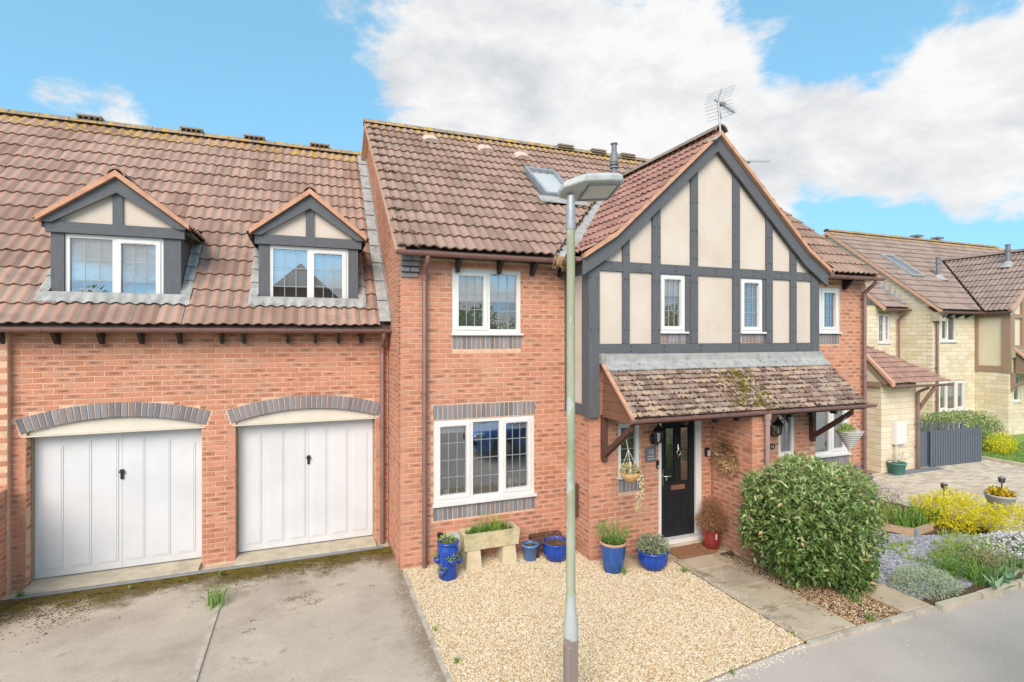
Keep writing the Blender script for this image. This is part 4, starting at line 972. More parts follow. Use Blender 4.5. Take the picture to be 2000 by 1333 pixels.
lay_wall(qb, (-4.6, 8.75, 0), XU, NF, 1.02, 0, 3.42, (), (None, 0)); lay_wall(qb, (-3.59, 7.3, 0), (0, 1, 0), (1, 0, 0), 1.45, 0, 1.3)
for cx in (-2.41, .05):
    N = 29
    for i in range(N):
        a = rad(-18 + 36 * (i + .5) / N); d = V((math.sin(a), 0, math.cos(a))); c = V((cx, 8.845, AZ)) + d * (AR + .1075)
        qs.put(c, V((math.cos(a), 0, -math.sin(a))), YU, d, brick_key(.064, .205, .1, True), .0138, NF)
qb.finish(); qs.finish()
MB().box(-3.92, -3.575, 7.28, 8.75, 1.30, 1.36).build('coping', 'verge', garage)
for cx in (-2.41, .05):
    lp = MB(); N = 16; arc = [(cx - 1.0 + 2.0 * i / N, AZ + math.sqrt(AR ** 2 - (-1.0 + 2.0 * i / N) ** 2) - .004) for i in range(N + 1)]
    lp.add([(x, 8.90, 2.013) for x, z in arc] + [(x, 8.90, z) for x, z in arc], [(i, i + 1, i + 2 + N, i + 1 + N) for i in range(N)]); lp.add([(x, 8.94, 2.013) for x, z in arc] + [(x, 8.94, z) for x, z in arc], [(i + 1, i, i + 1 + N, i + 2 + N) for i in range(N)])
    lp.build('lintel_panel', 'cream', garage)
    MB().box(cx - 1.06, cx + 1.06, 8.838, 8.90, 1.995, 2.012).build('lintel', 'cream', garage)
    x0, x1, yd = cx - .995, cx + .995, 9.03
    for a, b in ((x0 - .012, x0 + .0), (x1, x1 + .012)): box_part('door_jamb', 'sleeper', garage, a, b, 8.99, 9.06, .0, 2.0)
    dr = MB().box(x0 + .006, x1 - .006, yd, yd + .04, .055, 2.0).build('garage_door', 'garage_white', garage)
    pw = (x1 - x0 - .10) / 6
    for k in range(6):
        a = x0 + .05 + pw * k + .045; b = a + pw - .09; tops = [1.90 - .17 * ((abs(x - cx) / 1.0) ** 2) for x in (a, a + (b - a) * .33, a + (b - a) * .66, b)]
        for ins, dp in ((0, .008), (.02, .013)):
            poly = [(a + ins, .16 + ins), (b - ins, .16 + ins)] + [(x, t - ins) for x, t in zip((b - ins, a + (b - a) * .66, a + (b - a) * .33, a + ins), reversed(tops))]
            MB().prism(poly, 'y', yd - dp, yd + .001).build('door_panel', 'garage_white', dr)
    MB().box(cx - .004, cx + .004, yd - .002, yd + .001, .06, 1.99).build('door_seam', 'grey_box', dr)
    h = MB(); h.prism([(cx - .035, 1.40), (cx + .035, 1.40), (cx + .02, 1.445), (cx - .02, 1.445)], 'y', yd - .03, yd); h.box(cx - .018, cx + .018, yd - .022, yd, 1.31, 1.41); h.tube([(cx - .03, yd - .035, 1.415), (cx + .035, yd - .035, 1.405)], .012, 8); h.build('handle', 'black', dr)
    box_part('threshold', 'concrete', garage, cx - 1.0, cx + 1.0, 8.66, 9.1, -.03, .035)
# garage roof
gr = MB(); DORM = ((-3.20, -1.68), (-.66, .80))
for x0, x1, y0, y1 in ((-7.2, -3.2, 8.62, 12.55), (-3.2, -1.68, 8.62, 8.95), (-3.2, -1.68, 10.3, 12.55), (-1.68, -.66, 8.62, 12.55), (-.66, .80, 8.62, 8.95), (-.66, .80, 10.3, 12.55), (.80, 1.27, 8.62, 12.55)): slab(gr, x0, x1, y0, y1, gar_z)
gr.prism([(12.55, 7.37), (16.4, 3.5), (16.4, 3.4), (12.55, 7.27)], 'x', -7.2, 1.27)
gro = gr.build('roof', plain('garage_roof_felt', '6a5a52', .95, .1), garage)
gt = Pieces(gro, 'roof_tile', 'roof_tiling', 'tile_garage', make_tile)
def dorm_skip(c): return any(a - .02 < c.x < b + .02 and 8.93 < c.y < 10.15 for a, b in DORM)
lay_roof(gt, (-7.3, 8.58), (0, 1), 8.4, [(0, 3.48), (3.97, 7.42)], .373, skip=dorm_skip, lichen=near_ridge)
gt.finish()
ridge_run(gro, (-7.3, 12.56, 7.46), (1.2, 12.56, 7.46), lichen=3)
for x in (-3.85, -2.15, -1.0, .30):
    mb = MB(); mb.box(x - .2, x + .2, 12.4, 12.72, 7.525, 7.555)
    for k in range(5): mb.box(x - .19 + .09 * k, x - .17 + .09 * k, 12.42, 12.7, 7.49, 7.525)
    mb.build('ridge_vent', 'vent', gro)
lf = MB(); dv = V((0, 1, .9925)).normalized()       # lead gutter up the abutment, in lapped lengths
for i in range(11):
    s0 = 5.55 * i / 11; c = V((1.18, 8.60, 3.53)) + dv * (s0 + .25); nn = V((0, -.9925, 1)).normalized()
    lf.obox(c + nn * (.045 - .0), XU, (dv * .998 - nn * .045).normalized(), nn, .085, .262, .006)
    lf.obox(c + V((.082, 0, .09)), XU, dv, nn, .004, .26, .09)
lf.build('abutment_flashing', 'lead', gro)
rm_ = MB(); q = random.Random(21); gd = V((0, 1, .9925)).normalized(); gn = V((0, -.9925, 1)).normalized()
for i in range(1500):
    x = q.uniform(-5.0, 1.1); k = q.randint(0, 11)
    if q.random() > (.75 if x < -3.2 and k < 6 else (.5 if x > .85 and k < 8 else .07)): continue
    s_ = k * .373 + q.gauss(-.004, .008); w_ = .5 - .5 * math.cos(2 * math.pi * ((x + 7.3) % .15) / .15); y = 8.58 + s_ * gd.y
    lump(rm_, V((x, y, 3.48 + s_ * gd.z)) + gn * (.012 + .034 * w_), q.uniform(.010, .026), .8, q)
rm_.build('moss', 'dark_moss', gro, kind='stuff')
gutter(garage, (-5.2, 8.54, 3.43), (1.25, 8.54, 3.43), clips=11)
for x in (-3.62, -3.07, -2.58, -2.12, -1.66, -1.13, -.84, -.24, .15, .49, .83): MB().prism([(8.60, 3.40), (8.845, 3.40), (8.845, 3.22), (8.76, 3.22)], 'x', x - .022, x + .022).build('rafter_foot', 'black', garage)
downpipe(garage, 1.16, 8.77, .0, 3.12, (1.16, 8.55, 3.32))
# dormers
for di, (a, b) in enumerate(DORM):
    cx = (a + b) / 2; yf = 8.98
    w0, w1 = (-3.05, -1.90) if di == 0 else (-.51, .65)
    body = MB(); body.prism([(8.96, 3.80), (9.0, 3.72), (10.1, 4.75), (8.99, 4.75)], 'x', a + .01, a + .05); body.prism([(8.96, 3.80), (9.0, 3.72), (10.1, 4.75), (8.99, 4.75)], 'x', b - .05, b - .01)
    do = body.build('dormer', 'timber', garage)
    for x0, x1 in ((a, w0 - .003), (w1 + .003, b)): MB().prism([(x0 + .0, 3.80), (x0 + .04, 3.74), (x1 - .0, 3.74), (x1, 4.73), (x0, 4.73)] if x0 == a else [(x0, 3.74), (x1 - .04, 3.74), (x1, 3.80), (x1, 4.73), (x0, 4.73)], 'y', yf - .02, yf + .08).build('timber_post', 'timber', do)
    e0, e1 = a - .07, b + .07; pk = 5.52; ez = 4.83
    MB().box(e0 + .02, e1 - .02, yf - .06, yf + .02, 4.732, 4.88).build('timber_beam', 'timber_flat', do)
    MB().prism([(e0 + .1, 4.881), (e1 - .1, 4.881), (cx, pk - .12)], 'y', yf - .01, yf + .05).build('render_panel', 'render', do)
    MB().prism([(cx - .06, 4.881), (cx + .06, 4.881), (cx + .06, pk - .2), (cx, pk - .15), (cx - .06, pk - .2)], 'y', yf - .045, yf - .011).build('timber_post', 'timber', do)
    for sg in (-1, 1):
        ex = e0 if sg < 0 else e1
        MB().prism([(ex, ez + .06), (cx, pk), (cx, pk - .20), (ex + sg * -.10, 4.86), (ex, 4.86)], 'y', yf - .10, yf - .062).build('bargeboard', 'timber_flat', do)
        oz = .085; MB().prism([(ex + sg * .05, ez + .03), (cx, pk + .01), (cx, pk + .01 + oz), (ex + sg * .05, ez + .03 + oz * .8)], 'y', yf - .16, yf + .02).build('verge', 'verge', do)
        sl = (pk - ez) / (cx - e0)
        MB().prism([(ex + sg * .05, ez + .02), (cx, pk + .0), (cx, pk - .04), (ex + sg * .05, ez - .02)], 'y', yf + .03, 10.6).build('roof_deck', 'black', do)
    pd = Pieces(do, 'dormer_tile', 'dormer_tiling', 'tile_garage', make_tile)
    prf = [(0, ez + .03), (cx - e0 + .06, pk + .04)]
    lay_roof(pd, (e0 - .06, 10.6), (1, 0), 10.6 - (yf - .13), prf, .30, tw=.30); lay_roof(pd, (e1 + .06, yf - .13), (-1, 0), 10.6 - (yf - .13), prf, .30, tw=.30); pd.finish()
    ridge_run(do, (cx, yf - .15, pk + .09), (cx, 10.7, pk + .09), mat='tile_garage', lichen=0, r=.10)
    window(garage, w0, w1, 3.76, 4.728, yf - .01, [(.49, False), (.51, True)], 3, 3, deep=.42, blind=.58, fw=.05)
    nn = V((0, -.9925, 1)).normalized(); dd = V((0, 1, .9925)).normalized(); ap = MB(); K = int((b - a + .26) / .0125)
    def wave(x): return .5 - .5 * math.cos(2 * math.pi * (x + 7.3) / .15)
    rows_ = [(-.065, .035, 1.0), (-.03, .034, .9), (.04, .045, .5), (.10, .09, .0)]
    vs_ = [V((a - .13 + .0125 * i, 8.90, gar_z(8.90))) + dd * s_ + nn * (o_ + .033 * k_ * wave(a - .13 + .0125 * i)) for s_, o_, k_ in rows_ for i in range(K + 1)]
    ap.add(vs_, [(r_ * (K + 1) + i, r_ * (K + 1) + i + 1, (r_ + 1) * (K + 1) + i + 1, (r_ + 1) * (K + 1) + i) for r_ in range(3) for i in range(K)], True)
    for sx, sg in ((a, -1), (b, 1)):
        for i in range(4):
            vs_ = []
            for s_ in (0, .36):
                for w_, o_ in ((.0, .075), (.05, .05), (.09, .07), (.13, .045)): vs_.append(V((sx + sg * w_, 8.98, gar_z(8.98))) + dd * (.33 * i + s_) + nn * (o_ + .02 * (s_ == 0)))
            ap.add(vs_, [(k_, k_ + 1, k_ + 5, k_ + 4) for k_ in range(3)], True)
    ap.build('flashing', 'lead', do)

# ------------------------------------------------------------------ helpers for placing things on the ground they touch
def G(px, py, z=0.0):
    d = pixdir(px, py); t = (z - CAM_H) / d.z; return V((d.x * t, d.y * t, z))

# ------------------------------------------------------------------ paths, gravel, edgings
def slab_run(name, label, rects, z=.0, th=.05):
    base = MB()
    for (x0, x1, y0, y1) in rects: base.box(x0, x1, y0, y1, z - .07, z - .012)
    o = base.build(name, 'soil', None, None, None, None, 'structure')
    return o
def lay_slab(parent, x0, x1, y0, y1, z):
    w = R.uniform(-.003, .003); mb = MB(); c = .006
    mb.add([(x0, y0, z - .04), (x1, y0, z - .04), (x1, y1, z - .04), (x0, y1, z - .04), (x0, y0, z - c), (x1, y0, z - c + w), (x1, y1, z - c), (x0, y1, z - c - w), (x0 + c, y0 + c, z), (x1 - c, y0 + c, z + w), (x1 - c, y1 - c, z), (x0 + c, y1 - c, z - w)],
           [(0, 1, 5, 4), (1, 2, 6, 5), (2, 3, 7, 6), (3, 0, 4, 7), (4, 5, 9, 8), (5, 6, 10, 9), (6, 7, 11, 10), (7, 4, 8, 11), (8, 9, 10, 11)], tint=R.random())
    mb.build('paving_slab', 'slab', parent)
p15 = slab_run('path', '', [(5.08, 5.90, 4.26, 6.50), (4.25, 6.18, 6.45, 6.93)])
y = 4.28
for i, L in enumerate((.62, .60, .61, .38)):
    if i % 2 == 0: lay_slab(p15, 5.085, 5.895, y, y + L - .01, .012)
    else: lay_slab(p15, 5.085, 5.47, y, y + L - .01, .012); lay_slab(p15, 5.48, 5.895, y, y + L - .01, .010)
    y += L
for x0, x1 in ((4.26, 4.72), (4.73, 5.2), (5.21, 5.69), (5.70, 6.18)): lay_slab(p15, x0, x1, 6.50, 6.93, .010)
p16 = slab_run('path', '', [(6.72, 7.22, 4.26, 6.90)])
y = 4.28
for i in range(5): lay_slab(p16, 6.725, 7.215, y, y + .50, .012); y += .51
mb = MB()
for x in [5.09 + .42 * i for i in range(5)]: mb.box(x, x + .41, 4.20, 4.255, -.06, .016)
for i in range(5):
    box_part('edging_stone', 'kerb', p15 if i < 2 else p16, 5.09 + .425 * i, 5.50 + .425 * i, 4.20, 4.255, -.06, .014)
gv = MB(); gv.add([(x, y, -.004) for x, y in ((1.305, 3.95), (3.2, 4.1), (5.06, 4.27), (5.06, 6.48), (4.24, 6.48), (4.24, 6.93), (3.935, 6.93), (3.935, 7.67), (1.30, 7.67))], [tuple(range(9))])
gvo = gv.build('gravel', 'gravel_base', None, 'pale honey gravel spread in front of the brick house', 'gravel', None, 'stuff'); scatter_nodes(gvo, MT['pebble'], 6200, .0105, .7, 3)
gv = MB(); gv.add([(x, y, -.006) for x, y in ((5.92, 4.27), (6.71, 4.27), (6.71, 6.92), (6.5, 6.92), (6.5, 6.06), (6.18, 6.06), (5.92, 6.45))], [tuple(range(7))])
gvo = gv.build('gravel', 'soil', None, 'brown gravel strip under the laurel between the two paths', 'gravel', None, 'stuff'); scatter_nodes(gvo, MT['pebble_brown'], 3000, .0125, .7, 5)
gv = MB(); gv.add([(x, y, -.002) for x, y in ((7.24, 4.42), (10.0, 4.42), (10.6, 5.2), (10.2, 5.8), (9.3, 6.0), (8.6, 6.93), (7.24, 6.93))], [tuple(range(7))])
gvo = gv.build('slate_chippings', 'chip_base', None, 'grey slate chippings laid around the raised flower bed', 'slate chippings', None, 'stuff'); scatter_nodes(gvo, MT['chip'], 2300, .024, 1.0, 7, .35, 'CUBE')
edge_o = thing('edging', (1.3, 6, 0), 'low concrete edging between the driveway and the pale gravel', 'edging')
y = 3.95
while y < 7.5: box_part('edging_stone', 'kerb', edge_o, 1.270 + R.uniform(-.006, .006), 1.318, y, y + .595, -.06, .008 + R.uniform(-.006, .006)); y += .6
div = thing('divider_strip', (-1.0, 6, 0), 'thin concrete strip dividing the two driveways', 'strip')
y = 3.9
while y < 7.9: box_part('concrete_length', 'kerb', div, -1.03, -.975, y, min(y + .912, 7.95), -.05, .004 + R.uniform(-.003, .003)); y += .915
drain = thing('channel_drain', (-1.2, 8.62, 0), 'slotted channel drain in front of the garage doors', 'drain')
mb = MB(); mb.box(-3.45, 1.15, 8.585, 8.60, -.05, .003); mb.box(-3.45, 1.15, 8.645, 8.66, -.05, .003); mb.build('channel', 'steel', drain)
box_part('channel_bed', 'black', drain, -3.45, 1.15, 8.60, 8.645, -.05, -.025)
mb = MB(); x = -3.44
while x < 1.14: mb.obox((x, 8.6225, -.002), (1, .5, 0), (-.5, 1, 0), ZU, .007, .0215, .004); x += .032
mb.build('grating', 'steel', drain, kind='stuff')
sheet('forecourt', 'concrete', rect(-3.6, 1.26, 8.60, 8.9), -.022)
# moss and weeds on the tarmac
mm = MB(); mr = random.Random(4)
def near_drain(x): return 8.57 if x > -3.3 else 8.57 + (x + 3.3) * .75
for i in range(26000):
    x = mr.uniform(-4.9, 1.25); wd = .10 + .13 * (.5 + .5 * math.sin(x * 2.1 + 2.0)) + (.16 if x < -2.2 else 0) + .06 * math.sin(x * 6.3); y = near_drain(x) - abs(mr.gauss(0, wd))
    if math.sin(x * 13 + 4 * math.sin(y * 9)) * math.sin(y * 17 + x * 3) + mr.gauss(.35, .5) < 0: continue
    lump(mm, (x, y, -.014), mr.uniform(.006, .022), .35, mr)
cl = [(.12 + mr.gauss(0, .22), 7.38 + mr.gauss(0, .10), .05) for _ in range(9)] + [(-1.0 + mr.gauss(0, .14), 7.95 + mr.gauss(0, .12), .05) for _ in range(8)] + [(mr.uniform(-4.6, -2.4), 8.0 - abs(mr.gauss(0, .25)), .07) for _ in range(12)] + [(mr.uniform(-2.8, 1.0), mr.uniform(6.4, 8.2), .035) for _ in range(9)]
for cx, cy, s_ in cl:
    for i in range(int(1500 * s_)): lump(mm, (mr.gauss(cx, s_ * 1.3), mr.gauss(cy, s_ * .6), -.014), mr.uniform(.004, .015), .35, mr)
for i in range(1500):
    y = mr.uniform(4.0, 8.4); x = 1.26 - abs(mr.gauss(0, .05 + .05 * math.sin(y * 5) ** 2)); lump(mm, (x, y, -.014), mr.uniform(.003, .012), .35, mr)
mm.build('moss', plain('ground_moss', '675a26', .95, .1, var=.5, scale=7, fine=90), None, 'brown green moss on the tarmac along the drain', 'moss', None, 'stuff')
lt = MB()
for i in range(420):
    x, y = ((mr.uniform(-5, 1.2), mr.uniform(4, 8.5)) if i % 2 else (1.28 - abs(mr.gauss(0, .12)), mr.uniform(4, 7.6))) if i < 200 else (mr.uniform(1.5, 9), mr.uniform(2.8, 4.2)); lump(lt, (x, y, -.012 if i < 200 else -.03), mr.uniform(.004, .011), .5, mr)
for i in range(700):
    f = mr.random(); x = 1.4 + 3.7 * f; ye = 3.95 + (x - 1.3) * .079 if x < 3.2 else 4.1 + (x - 3.2) * .0914; lump(lt, (x, ye - abs(mr.gauss(0, .05)), -.03), mr.uniform(.006, .013), .7, mr)
for i in range(160): lump(lt, (5.09 + abs(mr.gauss(0, .08)), mr.uniform(4.4, 6.4), .012), mr.uniform(.005, .011), .7, mr)
lt.build('stray_stones', plain('stray_stone', 'e2d8c4', .9), None, 'small pale stones scattered over drive and road', 'stones', None, 'stuff')
WD = [(420, 1182, .26, 60, 'grass weed tuft at the head of the driveway divider'), (40, 1165, .10, 22, 'small green weed in the corner by the first garage door'), (430, 1122, .07, 14, 'small weed at the brick pier between the garage doors'),
      (255, 1150, .05, 10, 'tiny weed in the drain before the first garage door'), (365, 1136, .05, 10, 'tiny weed in the drain near the brick pier'), (1700, 1212, .11, 26, 'weed clump at the road end of the brown gravel strip'), (1548, 1238, .05, 14, 'low weed at the path corner by the road'),
      (893, 1295, .08, 18, 'weed with small flowers on the gravel edging near the road'), (850, 1232, .06, 12, 'small weed on the gravel edging halfway along'), (1218, 1122, .10, 26, 'feathery weed beside the tall blue pot'), (1335, 1118, .10, 20, 'weed between the blue bowl and the slab path'), (1670, 1175, .14, 30, 'weeds under the front of the laurel'), (1432, 1315, .05, 10, 'tiny weed at the gravel edge on the road')]
for i, (px, py, h, n, lab) in enumerate(WD):
    g = G(px, py); blades([(g.x, g.y, -.01)], n, h, h * .7, .006, 40 + i).build('weed', LF['grass'], None, lab, 'weed', 'weeds in the paving')

# ------------------------------------------------------------------ block paved drive, lawn, raised bed
bp = MB().box(10.95, 17.15, 4.25, 9.6, -.07, -.014).build('block_paving', plain('paving_sand', 'b09a80', .95, .1), None, None, None, None, 'structure')
def make_paver(mb, key):
    t, w = key; a, b, c = .098, .048, .005
    mb.add([(-a, -b, -.03), (a, -b, -.03), (a, b, -.03), (-a, b, -.03), (-a, -b, -c), (a, -b, -c), (a, b, -c), (-a, b, -c), (-a + c, -b + c, w), (a - c, -b + c, 0), (a - c, b - c, -w), (-a + c, b - c, 0)],
           [(0, 1, 5, 4), (1, 2, 6, 5), (2, 3, 7, 6), (3, 0, 4, 7), (4, 5, 9, 8), (5, 6, 10, 9), (6, 7, 11, 10), (7, 4, 8, 11), (8, 9, 10, 11)], tint=t / 8)
pv = Pieces(bp, 'paver', 'paver_field', 'paver', make_paver, ((1670, 1945, 930, 1333), (1940, 2000, 960, 1060)))
k = 0; y = 4.32
while y < 8.95:
    x = 11.06 + (.1 if k % 2 else 0)
    while x < 17.1:
        pv.put((x, y, .0), XU, YU, ZU, (R.randint(0, 8), R.choice((-.002, 0, .001, .002))), .02, ZU); x += .203
    y += .103; k += 1
pv.finish()
lawn = sheet('lawn', 'lawn', rect(17.3, 45, 2, 11.6), -.01)
gb_ = random.Random(3); blades([(gb_.uniform(17.3, 22), gb_.uniform(6.5, 9.8), -.01) for _ in range(2600)], 7, .06, .05, .006, 8).build('lawn_grass', LF['grass'], None, 'short green grass on the lawn past the paved drive', 'grass', None, 'stuff')
kb = thing('kerb', (17.22, 8, 0), 'pale kerb between the block paving and the lawn', 'kerb')
for i in range(6): box_part('kerb_stone', 'concrete', kb, 17.16, 17.28, 4.3 + .9 * i, 5.19 + .9 * i, -.06, .06)
sheet('flower_bed', 'soil', [(9.2, 6.05), (9.45, 5.85), (10.94, 5.5), (10.94, 7.6), (8.6, 7.6), (8.6, 6.95)], .02)
sheet('flower_bed', 'soil', [(7.2, 4.22), (10.9, 4.22), (10.9, 5.5), (10.3, 5.4), (9.6, 4.75), (7.2, 4.62)], .001)
bed = thing('raised_bed', (9.4, 5.9, 0), 'timber sleeper edging of the raised flower bed', 'edging')
for p, q in (((8.95, 6.62), (9.42, 5.84)), ((9.45, 5.84), (9.98, 5.90))): MB().bar((*p, .06), (*q, .06), .05, .15).build('sleeper', 'sleeper', bed)
MB().box(9.40, 9.47, 5.79, 5.86, -.02, .13).build('corner_post', 'steel', bed)
re_ = thing('road_edging', (9, 4.22, 0), 'rough stone edging between the planted bed and the road', 'edging')
x = 7.24
while x < 12: MB().box(x, x + .40, 4.17 + R.uniform(-.02, .02), 4.245, -.06, .03 + R.uniform(0, .03)).build('edging_stone', 'concrete', re_); x += .41

# ------------------------------------------------------------------ plants of the far garden
def plant(name, label, cat, at, foliage, mat, group=None, stems=3, h=.2, r=.1):
    t = thing(name, at, label, cat, group); foliage.build('foliage', LF[mat], t)
    st_ = MB(); q = random.Random(len(label))
    for i in range(stems): st_.tube([(at[0] + q.uniform(-r, r) * .3, at[1] + q.uniform(-r, r) * .3, at[2] - .01), (at[0] + q.uniform(-r, r), at[1] + q.uniform(-r, r), at[2] + h)], [.008, .004], 5)
    st_.build('stem', plain('stem_bark', '8a765c', .9) if 'stem' not in MT else MT['stem'], t); return t
MT['stem'] = plain('stem_bark', '8a765c', .9)
LG = 'plants in the far garden'
plant('golden_shrub', 'large golden yellow mounded shrub beside the raised bed', 'shrub', (10.7, 6.0, .02), leaf_cloud((10.7, 6.0, .20), (.70, .54, .33), 4800, .045, .024, .5, 2.3, .5, .01, 11, lump=.10), 'yellow', LG)
g = G(2000, 1062); plant('golden_shrub', 'round golden yellow shrub cut by the picture edge', 'shrub', (g.x + .1, g.y + .1, 0), leaf_cloud((g.x + .1, g.y + .1, .25), (.42, .42, .32), 2400, .045, .024, .5, 2.2, .5, .01, 12, lump=.06), 'yellow', LG)
g = G(1752, 1035); plant('grassy_perennial', 'bright green strappy plant inside the timber raised bed', 'plant', (9.75, 6.1, .02), blades([(9.45 + .10 * i, 6.05 + .06 * (i % 4), .02) for i in range(9)], 34, .34, .24, .010, 5), 'green', LG)
plant('lime_perennial', 'feathery lime green plant at the corner of the raised bed', 'plant', (9.3, 6.35, .02), leaf_cloud((9.3, 6.4, .2), (.32, .32, .24), 1300, .06, .012, .6, 2, .7, .02, 13), 'lime', LG)
plant('leafy_perennial', 'dark green leafy clump between laurel and raised bed', 'plant', (8.95, 6.75, .02), leaf_cloud((8.95, 6.8, .25), (.32, .28, .30), 900, .11, .05, .6, 2, .6, .02, 14), 'green', LG)
plant('flowering_heath', 'heather with brown stems behind the green plants', 'plant', (9.65, 7.15, .02), leaf_cloud((9.6, 7.1, .32), (.45, .32, .36), 2000, .05, .012, .6, 2, .7, .02, 15), 'heath', LG)
fo = thing('pale_flowers', (10.1, 6.7, .3), 'pale pinkish white flower heads in front of the golden shrub', 'flowers', LG); leaf_cloud((10.0, 6.75, .42), (.42, .28, .16), 520, .035, .03, .3, 2, .5, None, 16).build('petals', LF['pink'], fo); leaf_cloud((10.0, 6.8, .22), (.45, .3, .25), 800, .06, .018, .6, 2, .7, .02, 17).build('foliage', LF['heath'], fo)
fo = thing('purple_pansies', (10.35, 7.35, .3), 'dark purple and white pansies near the far downpipe', 'flowers', LG); leaf_cloud((10.35, 7.35, .52), (.22, .16, .07), 60, .05, .05, .3, 2, .7, None, 18).build('petals', LF['purple'], fo); leaf_cloud((10.4, 7.33, .46), (.25, .16, .08), 60, .045, .045, .3, 2, .7, None, 19).build('petals', LF['white'], fo); leaf_cloud((10.35, 7.35, .26), (.34, .22, .22), 1000, .06, .02, .5, 2, .6, .02, 20).build('foliage', LF['heath'], fo)
g = G(1830, 1160); plant('silver_shrub', 'low silvery grey green shrub spilling over the road edge', 'shrub', (g.x, g.y, 0), leaf_cloud((g.x + .02, g.y + .16, .05), (.46, .34, .19), 5200, .035, .010, .6, 2.2, .6, .0, 21, lump=.06), 'silver', LG)
plant('leafy_perennial', 'loose bright green plant just behind the low silvery shrub', 'plant', (8.2, 4.72, 0), leaf_cloud((8.3, 4.72, .08), (.34, .22, .20), 1500, .045, .012, .6, 2.0, .8, .0, 31, lump=.15), 'green', LG)
g = G(1930, 1118); plant('heath_mound', 'olive and brown mound of heath above the tulip leaves', 'plant', (g.x, g.y, 0), leaf_cloud((g.x + .1, g.y + .05, .06), (.50, .26, .17), 1500, .06, .012, .6, 2.0, .9, .0, 22, lump=.2), 'heath', LG)
g2 = G(1905, 1098); plant('green_mound', 'fresh green feathery mound beside the slate chippings', 'plant', (g2.x, g2.y, 0), leaf_cloud((g2.x + .1, g2.y + .1, .08), (.60, .36, .20), 2600, .05, .010, .6, 2.2, .6, .0, 23, lump=.08), 'lime', LG)
g = G(1975, 1085); fo = thing('candytuft', (g.x, g.y, 0), 'carpet of white candytuft flowers near the picture edge', 'flowers', LG); leaf_cloud((g.x + .1, g.y, .12), (.85, .42, .16), 2400, .04, .04, .35, 2, .35, .05, 24, lump=.1).build('petals', LF['white'], fo); leaf_cloud((g.x + .1, g.y, .06), (.85, .42, .13), 1400, .05, .012, .5, 2, .6, .0, 25).build('foliage', LF['green'], fo)
for i, (px, py, lab) in enumerate(((1942, 1152, 'broad tulip leaves hanging over the road edge, lone clump'), (1980, 1140, 'cluster of broad tulip leaves close to the picture edge'), (1992, 1105, 'upright tulip leaves and bud stem above the white candytuft'))):
    g = G(px, py); mb = MB(); q = random.Random(60 + i); t = thing('tulip', (g.x, g.y, 0), lab, 'plant', LG)
    for k in range((7, 12, 9)[i]):
        a = q.uniform(0, 6.28); b = V((g.x + q.gauss(0, .05 + .05 * i), g.y + q.gauss(0, .05), .0)); d = V((math.cos(a) * .8, math.sin(a) * .8, q.uniform(.5, 1.5))); lf_ = MB()
        leaf(lf_, b, d, (0, 0, 1), q.uniform(.18, .28), q.uniform(.06, .085), q.random(), .3); lf_.build('leaf', LF['tulip'], t)
    MB().tube([(g.x, g.y, 0), (g.x + .01, g.y, .34)], .005, 6).build('stem', LF['tulip'], t)
q = random.Random(66)
blades([(q.uniform(8.3, 10.2), q.uniform(4.75, 5.75), 0) for _ in range(46)], 16, .10, .09, .005, 67).build('ground_cover', LF['lime'], None, 'loose green seedlings creeping through the slate chippings', 'ground cover', None, 'stuff')
blades([(q.uniform(8.2, 10.6), q.uniform(4.35, 4.9), 0) for _ in range(40)], 26, .20, .14, .006, 68).build('grassy_growth', LF['green'], None, 'loose green grassy growth between the mounds by the road', 'plants', None, 'stuff')
# laurel by the path
lt_ = thing('laurel_bush', (6.45, 5.35, 0), 'big clipped laurel bush between the two garden paths', 'shrub')
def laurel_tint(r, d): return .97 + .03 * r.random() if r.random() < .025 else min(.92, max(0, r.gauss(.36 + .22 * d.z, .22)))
lc = V((6.39, 5.32, .82))
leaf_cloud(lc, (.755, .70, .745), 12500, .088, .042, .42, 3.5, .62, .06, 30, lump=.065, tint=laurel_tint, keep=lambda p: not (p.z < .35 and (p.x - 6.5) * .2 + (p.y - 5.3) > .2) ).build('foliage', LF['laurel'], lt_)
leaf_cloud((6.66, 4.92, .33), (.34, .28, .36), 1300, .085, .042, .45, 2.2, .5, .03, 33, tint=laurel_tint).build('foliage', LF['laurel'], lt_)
sh_ = MB(); q = random.Random(35)
for i in range(260):
    d = rdir(q)
    if d.z < -.3: continue
    nrm = (abs(d.x) ** 2.9 + abs(d.y) ** 2.9 + abs(d.z) ** 2.9) ** (-1 / 2.9); b = lc + V((d.x * .755 * nrm, d.y * .70 * nrm, d.z * .745 * nrm)) * .93; o_ = (d + V((0, 0, .9)) + rdir(q) * .4).normalized(); Ls = q.uniform(.04, .15)
    for k in range(6): aa = q.uniform(0, 6.28); leaf(sh_, b + o_ * Ls * (k / 5), o_ * .6 + rdir(q) * .8, (0, 0, 1), q.uniform(.065, .10), .038, min(.92, max(.2, q.gauss(.62, .2))))
sh_.build('shoots', LF['laurel'], lt_)
for i in range(7):
    a = i * .9; MB().tube([(6.5 + .05 * math.cos(a), 5.3 + .05 * math.sin(a), -.02), (6.5 + .18 * math.cos(a), 5.3 + .18 * math.sin(a), .45), (6.5 + .5 * math.cos(a), 5.3 + .5 * math.sin(a), 1.1)], [.022, .017, .008], 7).build('stem', 'stem', lt_)
ch = random.Random(2); lit = MB()
for i in range(260): leaf(lit, (ch.uniform(5.7, 6.9), ch.uniform(4.5, 6.5), .01 + ch.random() * .012), (ch.uniform(-1, 1), ch.uniform(-1, 1), .1), (0, 0, 1), .04, .02, ch.random())
